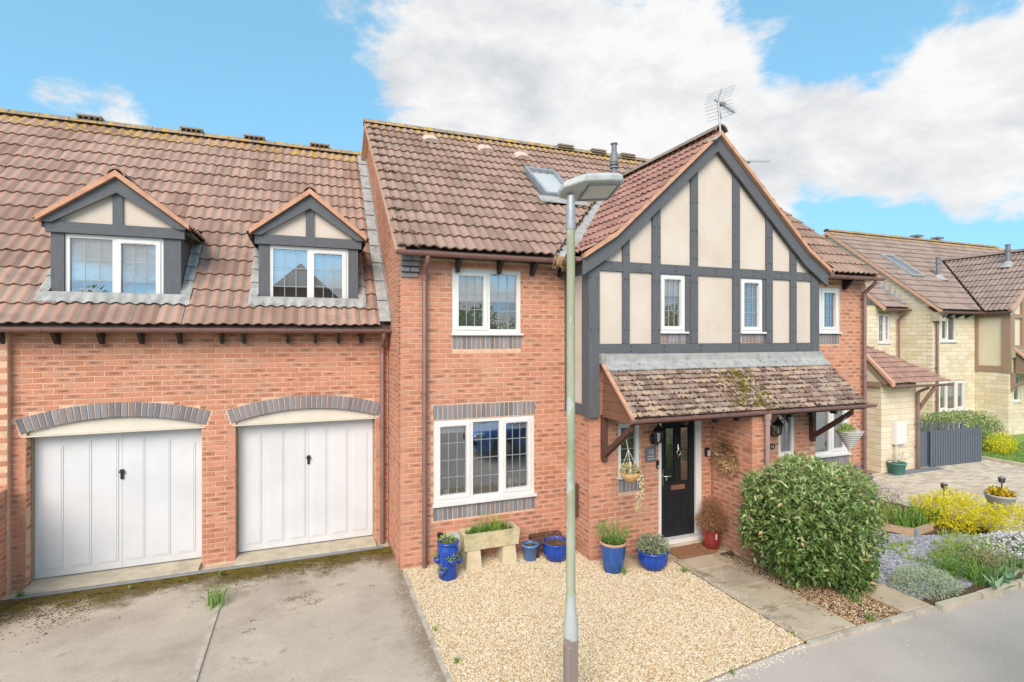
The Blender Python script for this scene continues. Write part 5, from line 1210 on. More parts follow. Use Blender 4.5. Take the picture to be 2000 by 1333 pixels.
for i in range(160): leaf(lit, (ch.uniform(5.6, 6.15), ch.uniform(6.45, 6.95), .02 + ch.random() * .012), (ch.uniform(-1, 1), ch.uniform(-1, 1), .1), (0, 0, 1), .04, .02, ch.random())
lit.build('fallen_leaves', LF['dry'], None, 'brown dead leaves blown under the laurel and beside the step', 'leaves', None, 'stuff')

# ------------------------------------------------------------------ pots in front of the house
def pot(name, label, at, prof, mat, foliage=(), soil=None, lobes=0, group='plant pots by the front wall', rim=None, cat='pot', lobe=0.0):
    t = thing(name, at, label, cat, group); mb = MB(); th = .018
    inner = [(max(r - th, .01), z) for r, z in reversed(prof)]; inner = [(inner[0][0], inner[0][1])] + [p for p in inner[1:] if p[1] > prof[0][1] + .03]
    mb.lathe([(.001, prof[0][1])] + prof + inner, at, 36, lobes=lobes, lobe=lobe); mb.build('pot_body', mat, t)
    if rim: MB().lathe(rim[0], at, 36).build('rim', rim[1], t)
    sr, sz = soil or (prof[-1][0] - th, prof[-1][1] - .04); MB().lathe([(.001, sz + .012), (sr, sz)], at, 24).build('soil', 'soil', t)
    for mb_, mt_ in foliage: mb_.build('plant', LF[mt_], t)
    return t
# strawberry pot with side pockets
sp = (1.84, 7.18, 0); spt = pot('strawberry_pot', 'tall blue strawberry pot with side pockets of succulents by downpipe', sp, [(.115, 0), (.13, .02), (.128, .20), (.145, .36), (.15, .42), (.12, .455), (.125, .47), (.15, .48), (.152, .50), (.13, .505)], 'blue',
    [(leaf_cloud((sp[0], sp[1], .52), (.11, .11, .05), 110, .06, .018, .6, 2, .8, None, 41), 'lime')], soil=(.11, .47))
for i, (a, z) in enumerate(((-2.4, .16), (-1.5, .30), (-.2, .26), (3.1, .29), (.9, .2))):
    d = V((math.cos(a), math.sin(a), 0)); c = V((sp[0], sp[1], z)) + d * .15; pk_ = MB(); pk_.lathe([(.001, -.075), (.03, -.07), (.052, -.03), (.058, .0), (.048, .0), (.04, -.03)], c, 16); pk_.build('pocket', 'blue' if i else 'blue2', spt)
    leaf_cloud((c.x, c.y, c.z + .02), (.055, .055, .045), 60, .05, .014, .6, 2, .8, None, 42 + i).build('succulent', LF['lime' if i % 2 else 'sage'], spt)
# trough
tr = thing('stone_trough', (2.5, 7.42, 0), 'rough stone trough planter raised on two stone feet under window', 'planter', 'plant pots by the front wall')
mb = MB(); X0, X1, Y0, Y1 = 2.09, 2.95, 7.27, 7.58
for b in ((X0, X1, Y0, Y0 + .05, .27, .50), (X0, X1, Y1 - .05, Y1, .27, .50), (X0, X0 + .05, Y0 + .05, Y1 - .05, .27, .50), (X1 - .05, X1, Y0 + .05, Y1 - .05, .27, .50), (X0 + .05, X1 - .05, Y0 + .05, Y1 - .05, .27, .42)): mb.box(*b)
mb.v = [(x + (.02 if x < 2.5 else -.02) * (z < .3), y + (.02 if y < 7.4 else -.02) * (z < .3), z) for x, y, z in mb.v]; mb.build('trough', 'trough', tr)
for cx in (2.25, 2.79):
    mb = MB(); mb.obox((cx, 7.42, .13), XU, YU, ZU, .10, .12, .135); mb.v = [(cx + (x - cx) * (1.18 if z < .1 else .95), 7.42 + (y - 7.42) * (1.12 if z < .1 else .95), z) for x, y, z in mb.v]; mb.build('foot', 'trough_foot', tr)
MB().box(2.14, 2.90, 7.32, 7.53, .41, .455).build('soil', 'soil', tr)
blades([(2.2 + .05 * i, 7.40 + .04 * (i % 3), .45) for i in range(13)], 16, .14, .10, .006, 50).build('grass_tuft', LF['green'], tr); sprigs((2.42, 7.43, .45), 9, .27, .1, .05, .016, 9, 51).build('plant', LF['green'], tr); blades([(2.62, 7.42, .45)], 60, .20, .12, .007, 52).build('grass_tuft', LF['lime'], tr); sprigs((2.55, 7.45, .45), 3, .42, .04, .02, .01, 12, 53).build('plant', LF['lime'], tr)
pot('plant_pot', 'small pale blue pot standing right of the stone trough', (3.13, 7.33, 0), [(.085, 0), (.095, .01), (.12, .20), (.135, .205), (.137, .23), (.12, .235)], 'blue3', [(sprigs((3.13, 7.33, .2), 5, .05, .08, .03, .012, 5, 54), 'sage')])
pot('plant_pot', 'ribbed blue bowl with dry stems half behind lamp post', (3.50, 7.20, 0), [(.12, 0), (.15, .01), (.195, .10), (.205, .18), (.195, .235), (.21, .25), (.205, .265)], 'blue', [(sprigs((3.47, 7.2, .22), 26, .24, .22, .05, .006, 7, 55, 1.3), 'dry')], lobes=12, lobe=.02)
pot('plant_pot', 'tall tapered blue pot with rosemary at the bay corner', (4.08, 6.55, 0), [(.125, 0), (.135, .01), (.165, .2), (.18, .36), (.19, .40)], 'blue2', [(sprigs((4.08, 6.55, .36), 70, .30, .2, .05, .013, 14, 56, .75), 'green')], rim=([(.17, .385), (.195, .39), (.195, .415), (.17, .42)], 'terra'))
pot('plant_pot', 'wide rounded blue bowl with pale leafy herb before the door', (4.66, 6.42, 0), [(.13, 0), (.15, .008), (.205, .09), (.215, .16), (.20, .215), (.205, .225), (.23, .24), (.228, .262), (.20, .265)], 'blue', [(leaf_cloud((4.66, 6.42, .33), (.23, .23, .13), 1500, .038, .020, .5, 2, .7, .22, 57), 'sage')])
pot('plant_pot', 'glazed red pot with dead brown conifer beside the step', (5.93, 6.66, 0), [(.095, 0), (.11, .01), (.135, .14), (.14, .24), (.135, .30), (.145, .31)], 'red_pot', [(leaf_cloud((5.93, 6.66, .45), (.25, .22, .15), 2600, .05, .008, .55, 2, .6, .3, 58), 'dry'), (leaf_cloud((5.97, 6.7, .62), (.15, .14, .19), 1500, .05, .008, .55, 2, .6, .3, 59), 'dry')])
MB().obox((5.895, 6.51, .24), (1, .2, 0), (-.2, 1, 0), ZU, .016, .002, .045).build('plant_label', 'upvc', None, 'small white plant label tied to the red pot', 'label')
g = G(1960, 1012); gp = (g.x + .1, g.y + .1, 0)
pot('plant_pot', 'round grey pot of yellow pansies on the paved drive', gp, [(.15, 0), (.16, .01), (.22, .36), (.235, .365), (.235, .40)], 'grey_pot', [(leaf_cloud((gp[0], gp[1], .44), (.2, .2, .06), 260, .06, .055, .3, 2, .7, None, 61), 'pansy')], group='pots on the paved drive')
pot('plant_pot', 'green plastic pot below the white meter box', (13.36, 8.68, 0), [(.14, 0), (.15, .01), (.19, .24), (.205, .245), (.205, .28)], 'green_pot', [(sprigs((13.36, 8.68, .25), 10, .25, .2, .07, .03, 6, 62, 1.2), 'sage')], group='pots on the paved drive')
pot('plant_pot', 'grey pot half hidden behind the corner of the brick house', (12.1, 8.8, 0), [(.12, 0), (.17, .26), (.18, .28)], 'grey_pot', [], group='pots on the paved drive')
for i, (x, y, z, lab) in enumerate(((11.35, 6.5, .0, 'small solar stake light behind the golden shrub'), (gp[0] + .05, gp[1], .38, 'small solar stake light standing in the pansy pot'))):
    t = thing('stake_light', (x, y, z), lab, 'light', 'solar stake lights'); H = .42 if i == 0 else .22
    MB().tube([(x, y, z), (x, y, z + H)], .012, 8).build('stake', 'black', t); MB().lathe([(.001, .0), (.035, .01), (.05, .09), (.06, .095), (.001, .13)], (x, y, z + H), 12).build('lamp_head', 'flue', t)
    for k in range(6): a = k * 1.047; MB().tube([(x + .037 * math.cos(a), y + .037 * math.sin(a), z + H), (x + .055 * math.cos(a), y + .055 * math.sin(a), z + H + .1)], .004, 5).build('cage_bar', 'black', t)
box_part('doormat', 'mat', None, 5.2, 5.9, 6.50, 6.92, .0, .03); tag(bpy.data.objects['doormat'], 'flat brown doormat in front of the black door', 'doormat')

# ------------------------------------------------------------------ small things on the walls
def lantern(at, label):
    x, y, z = at; t = thing('wall_lantern', at, label, 'lantern', 'wall lanterns beside the doors')
    MB().lathe([(.001, 0), (.055, .004), (.06, .016), (.04, .03), (.001, .034)], (0, 0, 0), 16).build('backplate', 'black', t)
    b = bpy.data.objects[t.children[0].name] if t.children else None
    pl = [o for o in COL.objects if o.parent == t][0]; me = pl.data
    for v in me.vertices: co = v.co.copy(); v.co = (x + co.x * .9, y - .002 - co.z, z - .03 + co.y * 1.35)
    MB().tube([(x, y - .03, z - .07), (x, y - .09, z - .10), (x, y - .15, z - .085), (x, y - .165, z - .06)], .011, 8).build('arm', 'black', t)
    cx, cy = x, y - .165
    def ring(r, zz, n=6): return [V((cx + r * math.cos(6.283 * k / n + .52), cy + r * math.sin(6.283 * k / n + .52), zz)) for k in range(n)]
    lo, hi = ring(.045, z - .05), ring(.075, z + .11); fr = MB()
    for k in range(6): fr.bar(lo[k], hi[k], .010, .010); fr.bar(lo[k], lo[(k + 1) % 6], .012, .012); fr.bar(hi[k], hi[(k + 1) % 6], .014, .014)
    fr.build('lantern_frame', 'black', t)
    for k in range(6): MB().add([lo[k], lo[(k + 1) % 6], hi[(k + 1) % 6], hi[k]], [(0, 1, 2, 3)]).build('pane', 'lantern_glass', t)
    MB().lathe([(.001, -.06), (.05, -.055), (.055, -.045), (.001, -.04)], (cx, cy, z), 12).build('lantern_base', 'black', t)
    MB().lathe([(.001, .112), (.098, .112), (.09, .125), (.05, .165), (.035, .19), (.02, .20), (.012, .225), (.014, .235), (.001, .25)], (cx, cy, z), 12).build('lantern_cap', 'black', t)
    MB().tube([(cx, cy, z - .04), (cx, cy, z + .05)], .016, 8).build('bulb', 'curtain', t)
lantern((5.03, 6.95, 1.76), 'black wall lantern beside the black front door numbered 15'); lantern((7.46, 6.95, 1.72), 'black wall lantern above the oval number 16 sign')
def letters(txt, x, y, z, size, mat, parent, name='lettering'):
    c = bpy.data.curves.new(name, 'FONT'); c.body = txt; c.size = size; c.align_x = 'CENTER'; c.extrude = .0012; c.materials.append(MT[mat])
    tmp = bpy.data.objects.new(name, c); me = bpy.data.meshes.new_from_object(tmp); bpy.data.objects.remove(tmp)
    o = bpy.data.objects.new(name, me); link(o, parent, (x, y, z)); o.location = (x, y, z); o.rotation_euler = (rad(90), 0, 0); return o
t = thing('house_sign', (4.995, 6.94, 1.39), 'square grey slate plaque engraved 15 beside the door', 'sign'); box_part('plaque', 'plaque', t, 4.90, 5.09, 6.925, 6.944, 1.385, 1.605)
letters('15', 4.995, 6.923, 1.50, .10, 'letter', t); [MB().box(x0, x1, 6.9215, 6.9255, z, z + .010).build('engraved_mark', 'letter', t) for x0, x1, z in ((4.945, 4.975, 1.462), (4.981, 5.012, 1.462), (5.018, 5.05, 1.462), (4.935, 4.97, 1.422), (4.976, 5.01, 1.422), (5.016, 5.058, 1.422))]
t = thing('number_sign', (7.49, 6.94, 1.38), 'small black oval sign with white number 16', 'sign'); mb = MB(); mb.prism([(7.49 + .065 * math.cos(a), 1.43 + .05 * math.sin(a)) for a in [6.283 * k / 20 for k in range(20)]], 'y', 6.932, 6.946); mb.build('plate', 'black', t); letters('16', 7.49, 6.930, 1.405, .07, 'letter', t)
t = thing('doorbell', (5.125, 6.94, 1.27), 'small black video doorbell beside the door frame', 'doorbell'); box_part('housing', 'black', t, 5.105, 5.145, 6.92, 6.944, 1.27, 1.39); MB().tube([(5.125, 6.922, 1.30), (5.125, 6.914, 1.30)], .012, 12).build('button', 'upvc', t)
t = thing('key_safe', (6.08, 6.94, 1.40), 'grey key safe on the brick wall right of the door', 'key safe'); mb = MB(); mb.box(6.045, 6.115, 6.90, 6.944, 1.39, 1.505); mb.box(6.05, 6.11, 6.90, 6.94, 1.506, 1.52); mb.build('case', 'black', t); box_part('cover', 'grey_box', t, 6.066, 6.110, 6.885, 6.899, 1.392, 1.48)
t = thing('wreath', (6.18, 6.56, 1.2), 'dried leaf wreath with orange fruits on the brick pier', 'wreath'); rw_ = MB(); q = random.Random(77)
for i in range(620):
    a = q.uniform(0, 6.283); r_ = q.gauss(.165, .042); p = V((6.17 - abs(q.gauss(0, .025)), 6.56 + r_ * math.cos(a), 1.44 + r_ * math.sin(a)))
    leaf(rw_, p, V((-.6, math.cos(a + 1) + q.gauss(0, .5), math.sin(a + 1) + q.gauss(0, .5))), (-1, 0, 0), q.uniform(.06, .10), .03, min(.85, max(0, q.gauss(.5, .25))))
rw_.build('foliage', LF['wreath'], t)
for i in range(7): a = i * .9; MB().lathe([(.001, -.022), (.018, -.012), (.022, 0), (.018, .012), (.001, .022)], (6.13, 6.56 + .17 * math.cos(a), 1.44 + .17 * math.sin(a)), 10).build('dried_fruit', plain('dried_orange', 'c9804e', .7), t)
# hanging baskets
t = thing('hanging_basket', (4.24, 6.36, 1.3), 'coir lined hanging basket with trailing pale plant on white chains', 'basket'); bc = (4.24, 6.36, 1.40)
MB().lathe([(.03, -.12), (.09, -.09), (.13, -.03), (.145, .03), (.138, .03), (.12, -.03), (.05, -.09)], bc, 22).build('bowl', 'coir', t); leaf_cloud((4.24, 6.36, 1.46), (.14, .14, .07), 240, .06, .025, .5, 2, .7, None, 71).build('plant', LF['cream'], t)
mb = MB(); q = random.Random(72)
for i in range(70): f = q.random(); leaf(mb, (4.29 + .03 * math.sin(f * 5) + q.gauss(0, .02), 6.22 - .03 * f + q.gauss(0, .02), 1.42 - f * .48), (q.uniform(-1, 1), -.4, -.6), (0, 0, 1), .05, .028, q.random())
mb.build('trailing_stem', LF['cream'], t); kn = V((4.21, 6.36, 1.74))
for a in (0, 2.1, 4.2): MB().tube([V((4.24 + .14 * math.cos(a), 6.36 + .14 * math.sin(a), 1.43)), kn], .004, 5).build('chain', 'upvc', t)
MB().tube([kn, (4.17, 6.40, 1.98)], .004, 5).build('chain', 'upvc', t)
t = thing('hanging_basket', (8.41, 6.22, 1.4), 'white wicker cone basket hanging from the far porch bracket', 'basket'); bc = (8.41, 6.22, 1.42)
MB().lathe([(.006, 0), (.10, .16), (.20, .33), (.21, .345), (.19, .34), (.09, .16)], bc, 22).build('cone', 'wicker', t)
for i in range(9): MB().tube([(8.41 + (.008 + .2 * i / 9 * 1.0) * math.cos(a), 6.22 + (.008 + .2 * i / 9) * math.sin(a), 1.42 + .33 * i / 9) for a in [6.283 * k / 18 for k in range(19)]], .005, 5).build('cane', 'wicker', t)
leaf_cloud((8.33, 6.22, 1.79), (.14, .12, .08), 260, .055, .02, .5, 2, .7, None, 73).build('plant', LF['lime'], t)
for a in (.3, 2.4, 4.5): MB().tube([(8.41 + .2 * math.cos(a), 6.22 + .2 * math.sin(a), 1.76), (8.41, 6.22, 2.06)], .003, 5).build('chain', 'upvc', t)
t = thing('service_pipe', (1.80, 7.62, 0), 'short black capped service pipe against the wall by the strawberry pot', 'pipe'); MB().tube([(1.83, 7.62, 0), (1.83, 7.62, .42)], .035, 12).build('pipe', 'black', t); MB().tube([(1.83, 7.62, .42), (1.83, 7.62, .46)], .042, 12).build('cap', 'black', t)
t = thing('service_box', (2.03, 7.64, .2), 'pale grey service box low on the brick wall', 'box'); mb = MB(); mb.box(1.93, 2.14, 7.56, 7.676, .18, .43); mb.build('case', 'grey_box', t); box_part('lid', 'grey_box', t, 1.92, 2.15, 7.545, 7.559, .22, .44)
t = thing('wooden_step', (3.5, 7.5, 0), 'low dark wooden slatted step against the wall behind the blue bowl', 'step')
for i in range(4): MB().obox((3.50, 7.34 + .085 * i, .14 + .03 * i), XU, (0, 1, .35), (0, -.35, 1), .26, .036, .010).build('slat', 'brown_wood', t)
for x in (3.26, 3.74): MB().prism([(7.31, 0), (7.65, 0), (7.65, .225), (7.31, .115)], 'x', x - .015, x + .015).build('side_panel', 'brown_wood', t)
for x, y, z0, lab in ((10.5, 7.6, .0, 'short grey capped pipe near the far downpipe'),):
    t = thing('service_pipe', (x, y, z0), lab, 'pipe'); MB().tube([(x, y, 0), (x, y, .62)], .04, 12).build('pipe', 'flue', t); MB().tube([(x, y, .62), (x, y, .70)], .05, 12).build('cap', 'flue', t)
# nest of straw caught in the gutter
nm = MB(); q = random.Random(9)
for i in range(130): c = V((3.62 + q.gauss(0, .05), 7.30 + q.gauss(0, .03), 4.50 + q.gauss(0, .03))); d = V((q.gauss(0, .5), q.gauss(-.2, .4), -abs(q.gauss(.6, .5)))).normalized(); nm.bar(c, c + d * q.uniform(.05, .16), .004, .004, tint=q.random())
nm.build('straw_nest', plain('straw', 'dcb985', .9), None, 'wisp of straw nest hanging from the gutter at the valley', 'nest')

# ------------------------------------------------------------------ things on the inner sills
for x, lab in ((-2.83, 'small wooden planter on the sill of the first dormer, beside mullion gap'), (-2.06, 'small wooden planter on the far end of the first dormer sill')):
    t = thing('sill_planter', (x, 9.13, 3.83), lab, 'planter', 'planters on the dormer sill'); mb = MB()
    box_part('trough', plain('pale_wood', 'd9b27c', .7) if 'pw' not in MT else MT['pw'], t, x - .09, x + .09, 9.075, 9.16, 3.80, 4.00); leaf_cloud((x, 9.12, 4.06), (.10, .04, .11), 170, .07, .018, .6, 2, .8, 3.99, int(x * -100)).build('plant', LF['green'], t)
t = thing('jug', (2.86, 7.80, 3.4), 'white jug with yellow flower motif on the upper window sill', 'jug'); MB().lathe([(.001, 0), (.05, .0), (.062, .05), (.05, .11), (.052, .14), (.046, .14)], (2.86, 7.82, 3.435), 18).build('body', 'upvc', t); MB().tube([(2.81, 7.82, 3.55), (2.77, 7.82, 3.53), (2.775, 7.82, 3.48), (2.81, 7.82, 3.465)], .007, 8).build('handle', 'upvc', t)
mb = MB()
for k in range(6): a = k * 1.047; leaf(mb, (2.87, 7.755, 3.50), (math.cos(a), 0, math.sin(a)), (0, -1, 0), .045, .03, .8)
mb.build('flower_motif', LF['pansy'], t)
t = thing('vase', (1.98, 7.83, .95), 'pale vase of blue green grass behind the large window', 'vase'); MB().lathe([(.001, 0), (.045, 0), (.055, .06), (.05, .09)], (1.98, 7.83, .945), 16).build('body', 'upvc', t); blades([(1.98, 7.83, 1.02)], 60, .34, .12, .006, 80).build('grass', LF['aqua'], t)
for x, w_, c_, lab in ((2.10, .022, 'copper', 'thin copper ornament beside the vase on the sill'), (3.0, .06, 'upvc', 'white photo frame at the end of the large window sill'), (3.12, .05, 'terra', 'small tan ornament beside the white photo frame')):
    t = thing('sill_ornament', (x, 7.85, .95), lab, 'ornament', 'ornaments on the large window sill'); MB().lathe([(.001, 0), (w_ * .6, 0), (w_ * .45, .05), (w_ * .55, .12), (w_ * .3, .15)], (x, 7.84, .945), 10).build('body', c_, t); box_part('base', c_, t, x - w_ * .7, x + w_ * .7, 7.82, 7.86, .935, .947)

# ------------------------------------------------------------------ street lamp in the gravel by the road
def lamp_paint():
    m = Mat('weathered_green_paint', .7, .35); c = m.ramp(m.noise(3, 5, .6, stretch=(1, 1, .6)), [(.3, lin('979a7c')), (.55, lin('abae92')), (.75, lin('bebfa6'))])
    c = m.mix(m.step(m.noise(6, 5, .65, stretch=(1, 1, .45)), .56, .60), c, lin('b9c4bc')); m.color(c); return m.m
def base_paint():
    m = Mat('peeling_base_paint', .8, .3); sp_ = m.n.new('ShaderNodeSeparateXYZ'); m.l.new(m.pos, sp_.inputs[0])
    c = m.mix(m.step(m.math('ADD', sp_.outputs[2], m.math('MULTIPLY', m.noise(9, 4, .6), .5)), .86, .92), lin('93847c'), lin('bcc1bd')); m.color(c); return m.m
lx, ly = 2.18, 4.19
lamp = thing('street_lamp', (lx, ly, 0), 'tall street lamp with peeling green post and flat grey head', 'street lamp')
MB().tube([(lx, ly, .98), (lx, ly, 2.0), (lx, ly, 4.27)], [.041, .039, .037], 20).build('post', lamp_paint(), lamp)
MB().tube([(lx, ly, -.03), (lx, ly, .72)], .066, 20).build('post_base', base_paint(), lamp)
MB().lathe([(.066, .72), (.068, .76), (.05, .90), (.041, .99)], (lx, ly, 0), 20).build('shoulder', base_paint(), lamp)
box_part('access_door', base_paint(), lamp, lx - .035, lx + .035, ly - .069, ly - .05, .25, .65)
MB().lathe([(.040, 4.26), (.043, 4.27), (.040, 4.44), (.034, 4.56)], (lx, ly, 0), 20).build('collar', 'steel', lamp)
hd = MB(); ol = [(-.11, -.03), (-.10, -.07), (.06, -.15), (.30, -.155), (.44, -.145), (.47, -.11), (.47, .09), (.44, .13), (.30, .14), (.06, .12), (-.10, .06), (-.11, .02)]
tilt = .12
def hp(p, h, s_=1.0): x_, y_ = p; return (lx + x_ * s_ + .18 * (1 - s_), ly + y_ * s_, 4.60 + h + x_ * tilt - y_ * .42)
n = len(ol); vs_ = [hp(p, -.012, .97) for p in ol] + [hp(p, .0) for p in ol] + [hp(p, .030) for p in ol] + [hp(p, .055, .9) for p in ol]
hd.add(vs_, [tuple(range(n - 1, -1, -1))] + [(r_ * n + i, r_ * n + (i + 1) % n, (r_ + 1) * n + (i + 1) % n, (r_ + 1) * n + i) for r_ in range(3) for i in range(n)] + [tuple(range(3 * n, 4 * n))])
ho = hd.build('lamp_head', plain('grey_lamp_casting', 'c8cbc8', .55, .4, .1, var=.1, scale=9), lamp)
fr = MB()
for a, b, c, d in ((.12, .44, -.115, -.10), (.12, .44, .085, .10), (.12, .135, -.10, .085), (.425, .44, -.10, .085)): fr.add([hp((x_, y_), h) for h in (-.024, -.012) for x_, y_ in ((a, c), (b, c), (b, d), (a, d))], [(3, 2, 1, 0), (4, 5, 6, 7), (0, 1, 5, 4), (1, 2, 6, 5), (2, 3, 7, 6), (3, 0, 4, 7)])
fr.build('lens_frame', 'flue', ho)
MB().add([hp((x_, y_), -.0165) for x_, y_ in ((.135, -.10), (.425, -.10), (.425, .085), (.135, .085))], [(3, 2, 1, 0)]).build('lens', plain('lamp_lens', 'd9d8d2', .25, .6), ho)

# ------------------------------------------------------------------ aerials
def aerial(p0, z1, label, bend, reflect=True, L=.55, ax=(.93, .36, -.02)):
    t = thing('tv_aerial', p0, label, 'aerial', 'roof aerials'); x, y, z0 = p0
    pts = bend + [(x, y, z1)]; MB().tube(pts, .016, 10).build('mast', 'steel', t)
    d = V(ax).normalized(); sd = V((-d.y, d.x, 0)).normalized(); up = V((0, 0, 1)); c = V((x, y, z1 - .02))
    MB().bar(c - d * .12, c + d * L, .018, .018).build('boom', 'steel', t)
    for i in range(9):
        p = c + d * (.06 + (L - .06) * i / 8); q = MB()
        for a in (.55, -.55): q.bar(p - sd * .055 - up * .055 * a, p + sd * .055 + up * .055 * a, .006, .006)
        q.build('director', 'steel', t)
    MB().box(c.x + .02, c.x + .12, c.y - .03, c.y + .03, c.z - .045, c.z + .0).build('junction_box', 'flue', t)
    if reflect:
        for sg in (-1, 1):
            e = c + d * .10 + up * sg * .24; MB().bar(c - d * .02, e, .014, .014).build('reflector_arm', 'steel', t)
            for k in range(5):
                p = (c - d * .02).lerp(e, (k + .6) / 5); MB().tube([p - sd * .23, p + sd * .23], .0035, 5).build('reflector_rod', 'steel', t)
    return t
aerial((6.16, 6.76, 6.2), 7.09, 'tv aerial with rod reflector on the timbered gable peak', [(5.95, 6.77, 6.42), (6.06, 6.70, 6.45), (6.14, 6.70, 6.52), (6.16, 6.72, 6.62)])
aerial((10.97, 11.0, 7.0), 8.02, 'smaller tv aerial showing behind the slope of the gable', [(10.87, 11.0, 7.0), (10.95, 11.0, 7.0), (10.97, 11.0, 7.05)], False, .62, (.95, -.3, 0))

# ------------------------------------------------------------------ the stone house past the drive
sh = thing('stone_house', (21, 11.65, 0), 'honey stone house with brown tiled roof and faded timber bay', 'house'); SP = .807
def st_z(y): return 4.22 + SP * (y - 11.35)
sm = MB(); SL = [(.55, 1.05, 3.02, 3.92), (.55, 1.75, .70, 1.72)]
SL = [(20.15 - 19.75, 21.0 - 19.75, 3.15, 4.05), (20.05 - 19.75, 21.5 - 19.75, .75, 1.80)]
backing(sm, (19.75, 11.65, 0), XU, NF, 2.32, -.1, 4.2, SL); sm.prism([(11.67, -.1), (19.3, -.1), (19.3, 4.1), (15.5, 7.3), (11.67, 4.2)], 'x', 19.756, 19.95)
backing(sm, (22.07, 11.65, 0), (0, -1, 0), NL, .96, -.1, 2.2); backing(sm, (22.076, 10.69, 0), XU, NF, 4.5, -.1, 2.6, [(22.35 - 22.076, 22.75 - 22.076, 1.1, 2.0)])
backing(sm, (12.9, 12.73, 0), XU, NF, 6.8, -.1, 4.4, [(18.65 - 12.9, 19.25 - 12.9, 3.1, 4.15)])
sm.box(13.066, 14.344, 8.846, 12.6, -.1, 2.16)
sw = sm.build('wall', 'stone_mortar', sh)
sb = Pieces(sw, 'stone_block', 'stonework', 'stone', make_brick, ((1690, 1850, 690, 755),))
lay_wall(sb, (19.75, 11.65, 0), XU, NF, 2.32, 0, 4.2, SL, (0, None), ch=.14, bl=.34); lay_wall(sb, (19.75, 15.8, 0), (0, -1, 0), NL, 15.8 - 11.65, 0, 7.5, (), (None, 1), clip=lambda c: c.z < st_z(c.y) - .12 if c.y < 15.5 else c.z < st_z(31 - c.y) - .12, ch=.14, bl=.34)
lay_wall(sb, (22.07, 11.65, 0), (0, -1, 0), NL, .96, 0, 2.2, (), (None, 1), ch=.14, bl=.34); lay_wall(sb, (22.07, 10.69, 0), XU, NF, 3.5, 0, 2.6, [(22.35 - 22.07, 22.75 - 22.07, 1.1, 2.0)], (0, None), ch=.14, bl=.34)
lay_wall(sb, (15.0, 12.73, 0), XU, NF, 4.74, 0, 4.4, [(18.65 - 15, 19.25 - 15, 3.1, 4.15)], ch=.14, bl=.34)
lay_wall(sb, (13.06, 8.84, 0), XU, NF, 1.29, 0, 2.15, (), (0, None), ch=.14, bl=.34); lay_wall(sb, (13.06, 12.6, 0), (0, -1, 0), NL, 3.76, 0, 2.15, (), (None, 1), ch=.14, bl=.34)
sb.finish()
window(sh, 20.15, 21.0, 3.15, 4.05, 11.65, [(1, True), (1, False)], 1, 1, deep=.6, vent=False); window(sh, 20.05, 21.5, .78, 1.80, 11.65, [(1, True), (1, False), (1, True)], 1, 1, slats=False, blind=.5, deep=.6, vent=False); window(sh, 18.65, 19.25, 3.1, 4.13, 12.73, [(1, False), (1, True)], 2, 3, deep=.6, lead='upvc', vent=False)
window(sh, 22.35, 22.75, 1.12, 2.0, 10.69, [(1, False)], 1, 1, deep=.5, vent=False)
sr = MB(); slab(sr, 19.75, 36, 11.4, 15.5, st_z); sr.prism([(15.5, st_z(15.5) - .05), (19.5, 4.2), (19.5, 4.1), (15.5, st_z(15.5) - .12)], 'x', 19.75, 36); slab(sr, 18.55, 19.74, 12.45, 14.3, lambda y: 4.33 + .9 * (y - 12.4))
SGX = 24.45; SGA = [(21.85, 4.20), (SGX, 6.42), (2 * SGX - 21.85, 4.20)]; sr.prism([(x, z - .045) for x, z in SGA] + [(x, z - .10) for x, z in reversed(SGA)], 'y', 10.6, 14.0)
sro = sr.build('roof', plain('stone_house_felt', '6a5a52', .95, .1), sh); st_ = Pieces(sro, 'roof_tile', 'roof_tiling', 'tile_far', make_tile)
sq = V((21.85, 11.35, 0)); sn = V((-(14.1 - 11.35), SGX - 21.85, 0)).normalized()
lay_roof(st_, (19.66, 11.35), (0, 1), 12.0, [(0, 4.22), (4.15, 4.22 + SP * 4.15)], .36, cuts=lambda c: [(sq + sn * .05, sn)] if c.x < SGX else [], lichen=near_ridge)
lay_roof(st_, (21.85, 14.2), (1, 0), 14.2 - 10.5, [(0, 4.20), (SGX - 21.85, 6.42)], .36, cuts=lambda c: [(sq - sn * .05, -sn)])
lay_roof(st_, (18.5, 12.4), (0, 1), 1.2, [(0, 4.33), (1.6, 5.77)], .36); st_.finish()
ridge_run(sro, (19.64, 15.52, 7.63), (31, 15.52, 7.63), lichen=3); ridge_run(sro, (SGX, 10.48, 6.48), (SGX, 14.1, 6.48), lichen=2)
MB().prism([(11.35, 4.22), (15.5, st_z(15.5)), (19.4, 4.3), (19.4, 4.2), (15.5, st_z(15.5) - .12), (11.35, 4.12)], 'x', 19.62, 19.76).build('verge', 'verge_pale', sro)
MB().prism([(12.4, 4.33), (14.2, 5.95), (14.2, 5.83), (12.4, 4.21)], 'x', 18.44, 18.56).build('verge', 'verge_pale', sro)
fl = MB()
for i in range(8): y = 12.5 + .18 * i; fl.box(19.45, 19.74, y, y + .175, 4.40 + .9 * (y - 12.4), 4.42 + .9 * (y - 12.4) + .16)
fl.build('stepped_flashing', 'lead', sro, kind='stuff')
sv2 = V((0, 1, SP)).normalized(); sn2 = V((0, -SP, 1)).normalized(); B2 = V((21.55, 12.9, st_z(12.9)))
mb = MB()
for a, b, c, d in ((0, .06, 0, 1.5), (.64, .7, 0, 1.5), (.06, .64, 0, .07), (.06, .64, 1.42, 1.5)): mb.obox(B2 + V(XU) * ((a + b) / 2) + sv2 * ((c + d) / 2) + sn2 * .06, XU, sv2, sn2, (b - a) / 2, (d - c) / 2, .07)
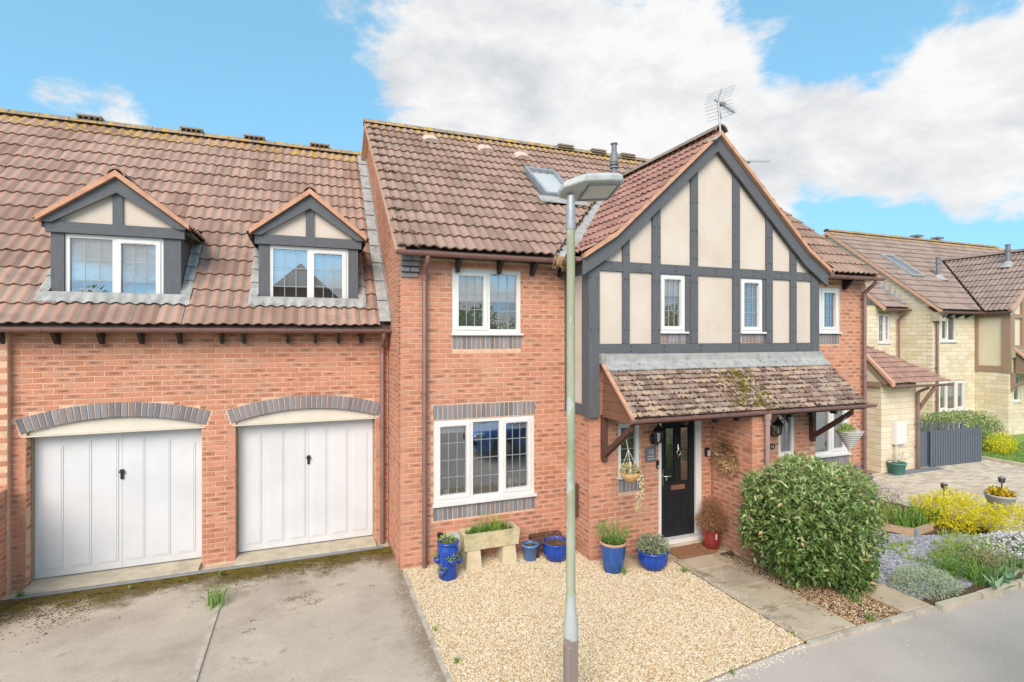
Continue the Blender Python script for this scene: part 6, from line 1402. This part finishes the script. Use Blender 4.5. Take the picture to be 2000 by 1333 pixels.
mb.v = [(x - .9, y + 0, z) for x, y, z in mb.v]; rwo2 = mb.build('roof_window', 'lead', sh); MB().add([B2 + V((-.9, 0, 0)) + V(XU) * x + sv2 * y + sn2 * .09 for x, y in ((.05, .06), (.65, .06), (.65, 1.43), (.05, 1.43))], [(0, 1, 2, 3)]).build('pane', 'roof_glass', rwo2)
for x, y, h in ((22.35, 13.0, .75), (23.9, 11.6, .7)):
    z = max(st_z(y), 4.2 + (x - 21.85) * .854); mb = MB(); mb.tube([(x, y, z - .1), (x, y, z + h)], .07, 12); mb.tube([(x, y, z + h * .7), (x, y, z + h * .78)], .10, 12); mb.tube([(x, y, z + h), (x, y, z + h + .03)], .09, 12); f2 = mb.build('flue', 'flue', sh); MB().lathe([(.3, -.12), (.2, 0), (.09, .12)], (x, y, z), 14).build('flue_collar', 'lead', f2)
for x in (25.2, 26.6): MB().box(x - .2, x + .2, 15.35, 15.68, 7.72, 7.80).build('ridge_vent', 'flue', sro)
gutter(sh, (19.62, 11.28, 4.15), (22.0, 11.28, 4.15), clips=3); gutter(sh, (18.5, 12.33, 4.27), (19.7, 12.33, 4.27), clips=1)
downpipe(sh, 19.86, 11.57, 0, 3.8, (19.86, 11.3, 4.05)); downpipe(sh, 19.55, 12.62, 0, 3.9, (19.55, 12.36, 4.15))
MB().box(19.7, 20.0, 11.4, 11.645, 3.85, 4.15).build('kneeler_stone', 'concrete', sh)
for x in (20.5, 21.0, 21.5): MB().prism([(11.36, 4.10), (11.645, 4.10), (11.645, 3.95)], 'x', x - .03, x + .03).build('rafter_foot', 'black', sh)
# its timber bay: side panel and the start of the front gable
bay = MB().box(22.12, 22.2, 10.72, 11.64, 2.2, 4.2).build('bay_cheek', 'stone_mortar', sh); box_part('render_panel', 'far_render', bay, 22.09, 22.12, 10.85, 11.56, 2.32, 3.98)
for b in ((10.62, 10.85, 2.1, 4.16), (11.56, 11.645, 2.1, 4.16)): box_part('timber_post', 'far_timber', bay, 22.03, 22.119, *b)
for b in ((10.851, 11.559, 3.98, 4.12), (10.851, 11.559, 2.12, 2.32)): box_part('timber_beam', 'far_timber', bay, 22.04, 22.119, *b)
gb2 = MB().prism([(22.1, 2.9), (22.1, 4.15), (SGX, 6.2), (26.8, 4.15), (26.8, 2.9)], 'y', 10.70, 10.8).build('gable_wall', 'far_render', sh)
for x in (22.12, 22.72, 23.3, 23.9): MB().prism([(x, 2.9), (x + .15, 2.9), (x + .15, 4.15 + (x + .15 - 22.1) * .87 - .05), (x, 4.15 + (x - 22.1) * .87 - .05)], 'y', 10.62, 10.699).build('timber_post', 'far_timber', gb2)
for z in (2.9, 3.95): box_part('timber_beam', 'far_timber', gb2, 22.271, 26.6, 10.63, 10.698, z, z + .13)
poly_strip(gb2, 'bargeboard', 'lead', [(21.9, 4.22), (SGX, 6.40)], .2, 10.52, 10.57); poly_strip(gb2, 'verge', 'verge_pale', [(21.85, 4.24), (SGX, 6.44)], .07, 10.46, 10.6)
pr2 = MB().prism([(9.85, 2.12), (10.6, 2.82), (10.6, 2.7), (9.95, 2.08)], 'x', 22.3, 27).build('porch_roof', 'far_timber', sh)
for i in range(6): z0 = 2.08 + .12 * i; MB().prism([(min(10.58, 9.9 + (z0 - 2.08) * 1.05), z0), (10.6, z0), (10.6, z0 + .117), (min(10.59, 9.9 + (z0 + .12 - 2.08) * 1.05), z0 + .117)], 'x', 22.27, 22.30).build('weatherboard', 'far_timber', pr2)
MB().prism([(9.82, 2.10), (10.62, 2.86), (10.62, 2.94), (9.82, 2.18)], 'x', 22.2, 22.32).build('verge', 'verge_pale', pr2)
MB().bar((22.2, 10.62, 1.62), (22.2, 9.95, 2.08), .07, .09).build('brace', 'far_timber', pr2); box_part('bracket_post', 'far_timber', pr2, 22.16, 22.24, 10.60, 10.685, 1.5, 2.1)
# small tiled canopy over the side entrance, with rendered end
cp = MB(); cp.prism([(8.62, 2.16), (9.4, 2.95), (9.4, 2.86), (8.66, 2.10)], 'x', 13.05, 14.0); cpo = cp.build('canopy', 'far_timber', sh)
pc2 = Pieces(cpo, 'canopy_tile', 'canopy_tiling', 'tile_new', make_tile)
hq = V((15.15, 8.55, 0)); hn = V((-(.85), -(1.75), 0)).normalized()
lay_roof(pc2, (13.0, 8.56), (0, 1), 2.2, [(0, 2.20), (.85, 3.06)], .165, tw=.22, hgt=.022, cuts=lambda c: [(hq, hn)]); pc2.finish()
MB().prism([(8.5, 2.13), (9.4, 3.04), (9.4, 3.12), (8.5, 2.23)], 'x', 12.94, 13.04).build('verge', 'verge_pale', cpo)
MB().prism([(8.84, 2.17), (9.4, 2.17), (9.4, 2.85), (8.76, 2.2)], 'x', 13.0, 13.05).build('render_panel', 'far_render', cpo)
MB().prism([(8.60, 2.20), (9.4, 2.98), (9.4, 2.82), (8.72, 2.16)], 'x', 12.975, 12.999).build('bargeboard', 'far_timber', cpo); box_part('timber_beam', 'far_timber', cpo, 12.97, 12.999, 8.8, 9.4, 2.10, 2.22)
gutter(cpo, (13.0, 8.50, 2.14), (15.15, 8.50, 2.14), r=.05, clips=2); downpipe(sh, 14.28, 8.76, 0, 1.9, (14.28, 8.53, 2.05)); MB().bar((14.5, 8.9, 1.45), (14.5, 8.5, 2.08), .07, .07).build('brace', 'far_timber', cpo)
MB().prism([(14.40 + .05 * math.cos(a), 1.62 + .06 * math.sin(a)) for a in [6.283 * k / 14 for k in range(14)]], 'y', 8.80, 8.838).build('number_plate', 'black', sh)
t = thing('meter_cabinet', (13.62, 8.8, .5), 'white meter cabinet on the stone wall above the green pot', 'meter box'); box_part('case', 'upvc', t, 13.42, 13.82, 8.74, 8.838, .68, 1.22); box_part('door', 'upvc', t, 13.44, 13.80, 8.728, 8.739, .70, 1.20); MB().box(13.48, 13.54, 8.77, 8.83, .0, .68).build('cable_cover', 'cream', t)
# fence round the bins
fe = thing('fence', (15.8, 8.8, 0), 'low grey painted timber fence around the bin store', 'fence')
def pale(p, w, h): p = V(p); MB().prism([(p.x - w / 2, 0.01), (p.x + w / 2, .01), (p.x + w / 2, h - .03), (p.x + w / 2 - .02, h), (p.x - w / 2 + .02, h), (p.x - w / 2, h - .03)], 'y', p.y - .011, p.y + .011).build('pale', 'fence', fe)
for i in range(21): pale((14.86 + .094 * i, 8.80 - .004 * i, 0), .070, .92 + R.uniform(-.006, .006) - .0 * i)
for i in range(14): pale((14.98 + .135 * i, 9.85 - .055 * i, 0), .115, .98)
for i in range(3): pale((14.56 + .10 * i, 8.88, 0), .09, .90)
for z in (.25, .70): box_part('rail', 'fence', fe, 14.85, 16.8, 8.835, 8.87, z, z + .06)
for x, y in ((14.9, 8.87), (16.76, 8.80), (16.76, 9.15)): box_part('post', 'fence', fe, x - .035, x + .035, y - .03, y + .04, -.02, .93)
hg = thing('hedge', (17.9, 10.0, 0), 'clipped green hedge behind the grey fence', 'hedge'); leaf_cloud((17.9, 10.0, .48), (1.75, .60, .60), 8000, .075, .035, .45, 3.4, .5, .02, 90, lump=.03).build('foliage', LF['laurel'], hg)
for i in range(6): MB().tube([(16.6 + .5 * i, 10.0, -.02), (16.65 + .5 * i, 10.0, .6)], [.02, .01], 6).build('stem', 'stem', hg)
plant('golden_shrub', 'small golden shrub at the lawn corner by the hedge', 'shrub', (18.5, 9.15, 0), leaf_cloud((18.5, 9.15, .25), (.5, .32, .30), 1100, .06, .03, .5, 2.2, .6, .01, 91), 'yellow', LG)
sheet('slate_strip', 'chip_base', rect(13.1, 15.0, 8.55, 8.83), .004)

# ------------------------------------------------------------------ across the road, seen only in the window reflections
def tree(x, y, h, r, label, seed):
    t = thing('tree', (x, y, 0), label, 'tree', 'trees across the road'); q = random.Random(seed)
    tr_ = MB(); tr_.tube([(x, y, -.1), (x + .1, y, h * .3), (x, y + .1, h * .6)], [.2, .15, .08], 10)
    for i in range(6): a = i * 1.05; tr_.tube([(x, y, h * (.3 + .04 * i)), (x + r * .6 * math.cos(a), y + r * .6 * math.sin(a), h * (.5 + .06 * i))], [.08, .03], 7)
    tr_.build('trunk', 'stem', t); leaf_cloud((x, y, h * .62), (r, r, h * .40), 3200, .34, .20, .4, 2, .75, h * .2, seed, lump=.16).build('crown', LF['tree'], t)
for i, (x, y, h, r) in enumerate(((-12, -19, 5.5, 2.6), (-5, -21, 4.6, 2.4), (4.5, -20, 6.2, 2.6), (10, -18, 5.2, 2.4), (17, -20, 6.0, 3.0), (25, -18, 5.5, 2.8))):
    tree(x, y, h, r, ('broad tree across the road facing the garages', 'low tree across the road beside the brick house', 'tall tree across the road facing the brick house', 'young tree across the road facing the gable', 'wide tree across the road towards the stone house', 'farthest tree across the road')[i], 200 + i)
oh = thing('brick_house', (0.5, -20, 0), 'brick house across the road mirrored in the dormer window', 'house')
MB().box(-3.5, 3.0, -24, -18, -.1, 4.6).build('wall', 'verge', oh); MB().prism([(-3.9, 4.5), (-.25, 7.9), (3.4, 4.5)], 'y', -24.3, -17.7).build('roof', 'tile_red', oh)
for x0, z0 in ((-2.6, .9), (.9, .9), (-2.6, 3.2), (.9, 3.2)): w_ = box_part('window', 'upvc', oh, x0, x0 + 1.3, -18.0, -17.95, z0, z0 + 1.1); box_part('pane', 'black', w_, x0 + .08, x0 + 1.22, -17.95, -17.94, z0 + .08, z0 + 1.02)

# ------------------------------------------------------------------ blue car parked outside the frame, mirrored in the large window
def car_paint():
    m = Mat('blue_car_paint', .25, .6, .3); m.color(lin('2f7fd0')); m.b.inputs['Coat Weight'].default_value = .6; return m.m
car = thing('parked_car', (6.2, 1.05, -.03), 'blue hatchback on the road mirrored in the large ground floor window', 'car')
CX, CY, CZ = 4.3, 1.05, -.03
def loft(mb, rings):
    n = len(rings[0]); vs_ = [p for r_ in rings for p in r_]
    mb.add(vs_, [(i * n + k, i * n + (k + 1) % n, (i + 1) * n + (k + 1) % n, (i + 1) * n + k) for i in range(len(rings) - 1) for k in range(n)] + [tuple(range(n - 1, -1, -1)), tuple((len(rings) - 1) * n + k for k in range(n))], True); return mb
body = MB(); st = [(0, .34, .56, .60), (.06, .24, .66, .72), (.25, .20, .74, .80), (.8, .19, .86, .84), (1.15, .19, .95, .85), (2.0, .19, .97, .86), (3.0, .19, .98, .86), (3.6, .22, .98, .83), (3.85, .28, .90, .76), (3.92, .34, .70, .68)]
loft(body, [[(CX + x, CY + s_ * w * k, CZ + z) for s_, k, z in ((-1, .90, lo), (-1, 1, lo + .18), (-1, 1.0, hi - .18), (-1, .93, hi - .03), (-1, .55, hi), (1, .55, hi), (1, .93, hi - .03), (1, 1.0, hi - .18), (1, 1, lo + .18), (1, .90, lo))] for x, lo, hi, w in st]); body.build('body', car_paint(), car)
gh = MB(); loft(gh, [[(CX + x, CY + s_ * w, CZ + z) for s_, w, z in ((-1, .80, .93), (-1, wr, top), (1, wr, top), (1, .80, .93))] for x, wr, top in ((1.05, .78, .94), (1.75, .62, 1.40), (2.3, .62, 1.45), (3.1, .61, 1.42), (3.62, .70, .98))]); gh.build('glasshouse', plain('tinted_glass', '2c3338', .08, .8), car)
rf_ = MB(); loft(rf_, [[(CX + x, CY + s_ * w, CZ + z) for s_, w, z in ((-1, wr, top - .02), (-1, wr * .95, top + .02), (1, wr * .95, top + .02), (1, wr, top - .02))] for x, wr, top in ((1.72, .63, 1.40), (2.3, .635, 1.455), (3.15, .62, 1.42))]); rf_.build('roof', car_paint(), car)
for s_ in (-1, 1):
    for a, b in (((1.08, .80, .95), (1.74, .63, 1.40)), ((2.35, .83, .95), (2.35, .635, 1.44)), ((3.62, .80, .98), (3.12, .62, 1.41))): MB().bar((CX + a[0], CY + s_ * a[1], CZ + a[2]), (CX + b[0], CY + s_ * b[1], CZ + b[2]), .05, .06).build('pillar', car_paint(), car)
    for wx in (.72, 3.15):
        w_ = MB(); w_.tube([(CX + wx, CY + s_ * .66, CZ + .31), (CX + wx, CY + s_ * .87, CZ + .31)], .31, 24); wo = w_.build('wheel', 'black', car)
        r_ = MB(); r_.tube([(CX + wx, CY + s_ * .86, CZ + .31), (CX + wx, CY + s_ * .882, CZ + .31)], .20, 20); r_.build('rim', 'steel', wo)
    MB().obox((CX + .17, CY + s_ * .62, CZ + .64), (.9, s_ * -.4, .1), (.4 * s_, .9, 0), ZU, .13, .11, .06).build('headlight', 'chrome', car)
    MB().obox((CX + 1.35, CY + s_ * .93, CZ + 1.0), XU, YU, ZU, .07, .09, .06).build('wing_mirror', car_paint(), car)
MB().box(CX - .01, CX + .05, CY - .35, CY + .35, CZ + .34, CZ + .50).build('grille', 'black', car)
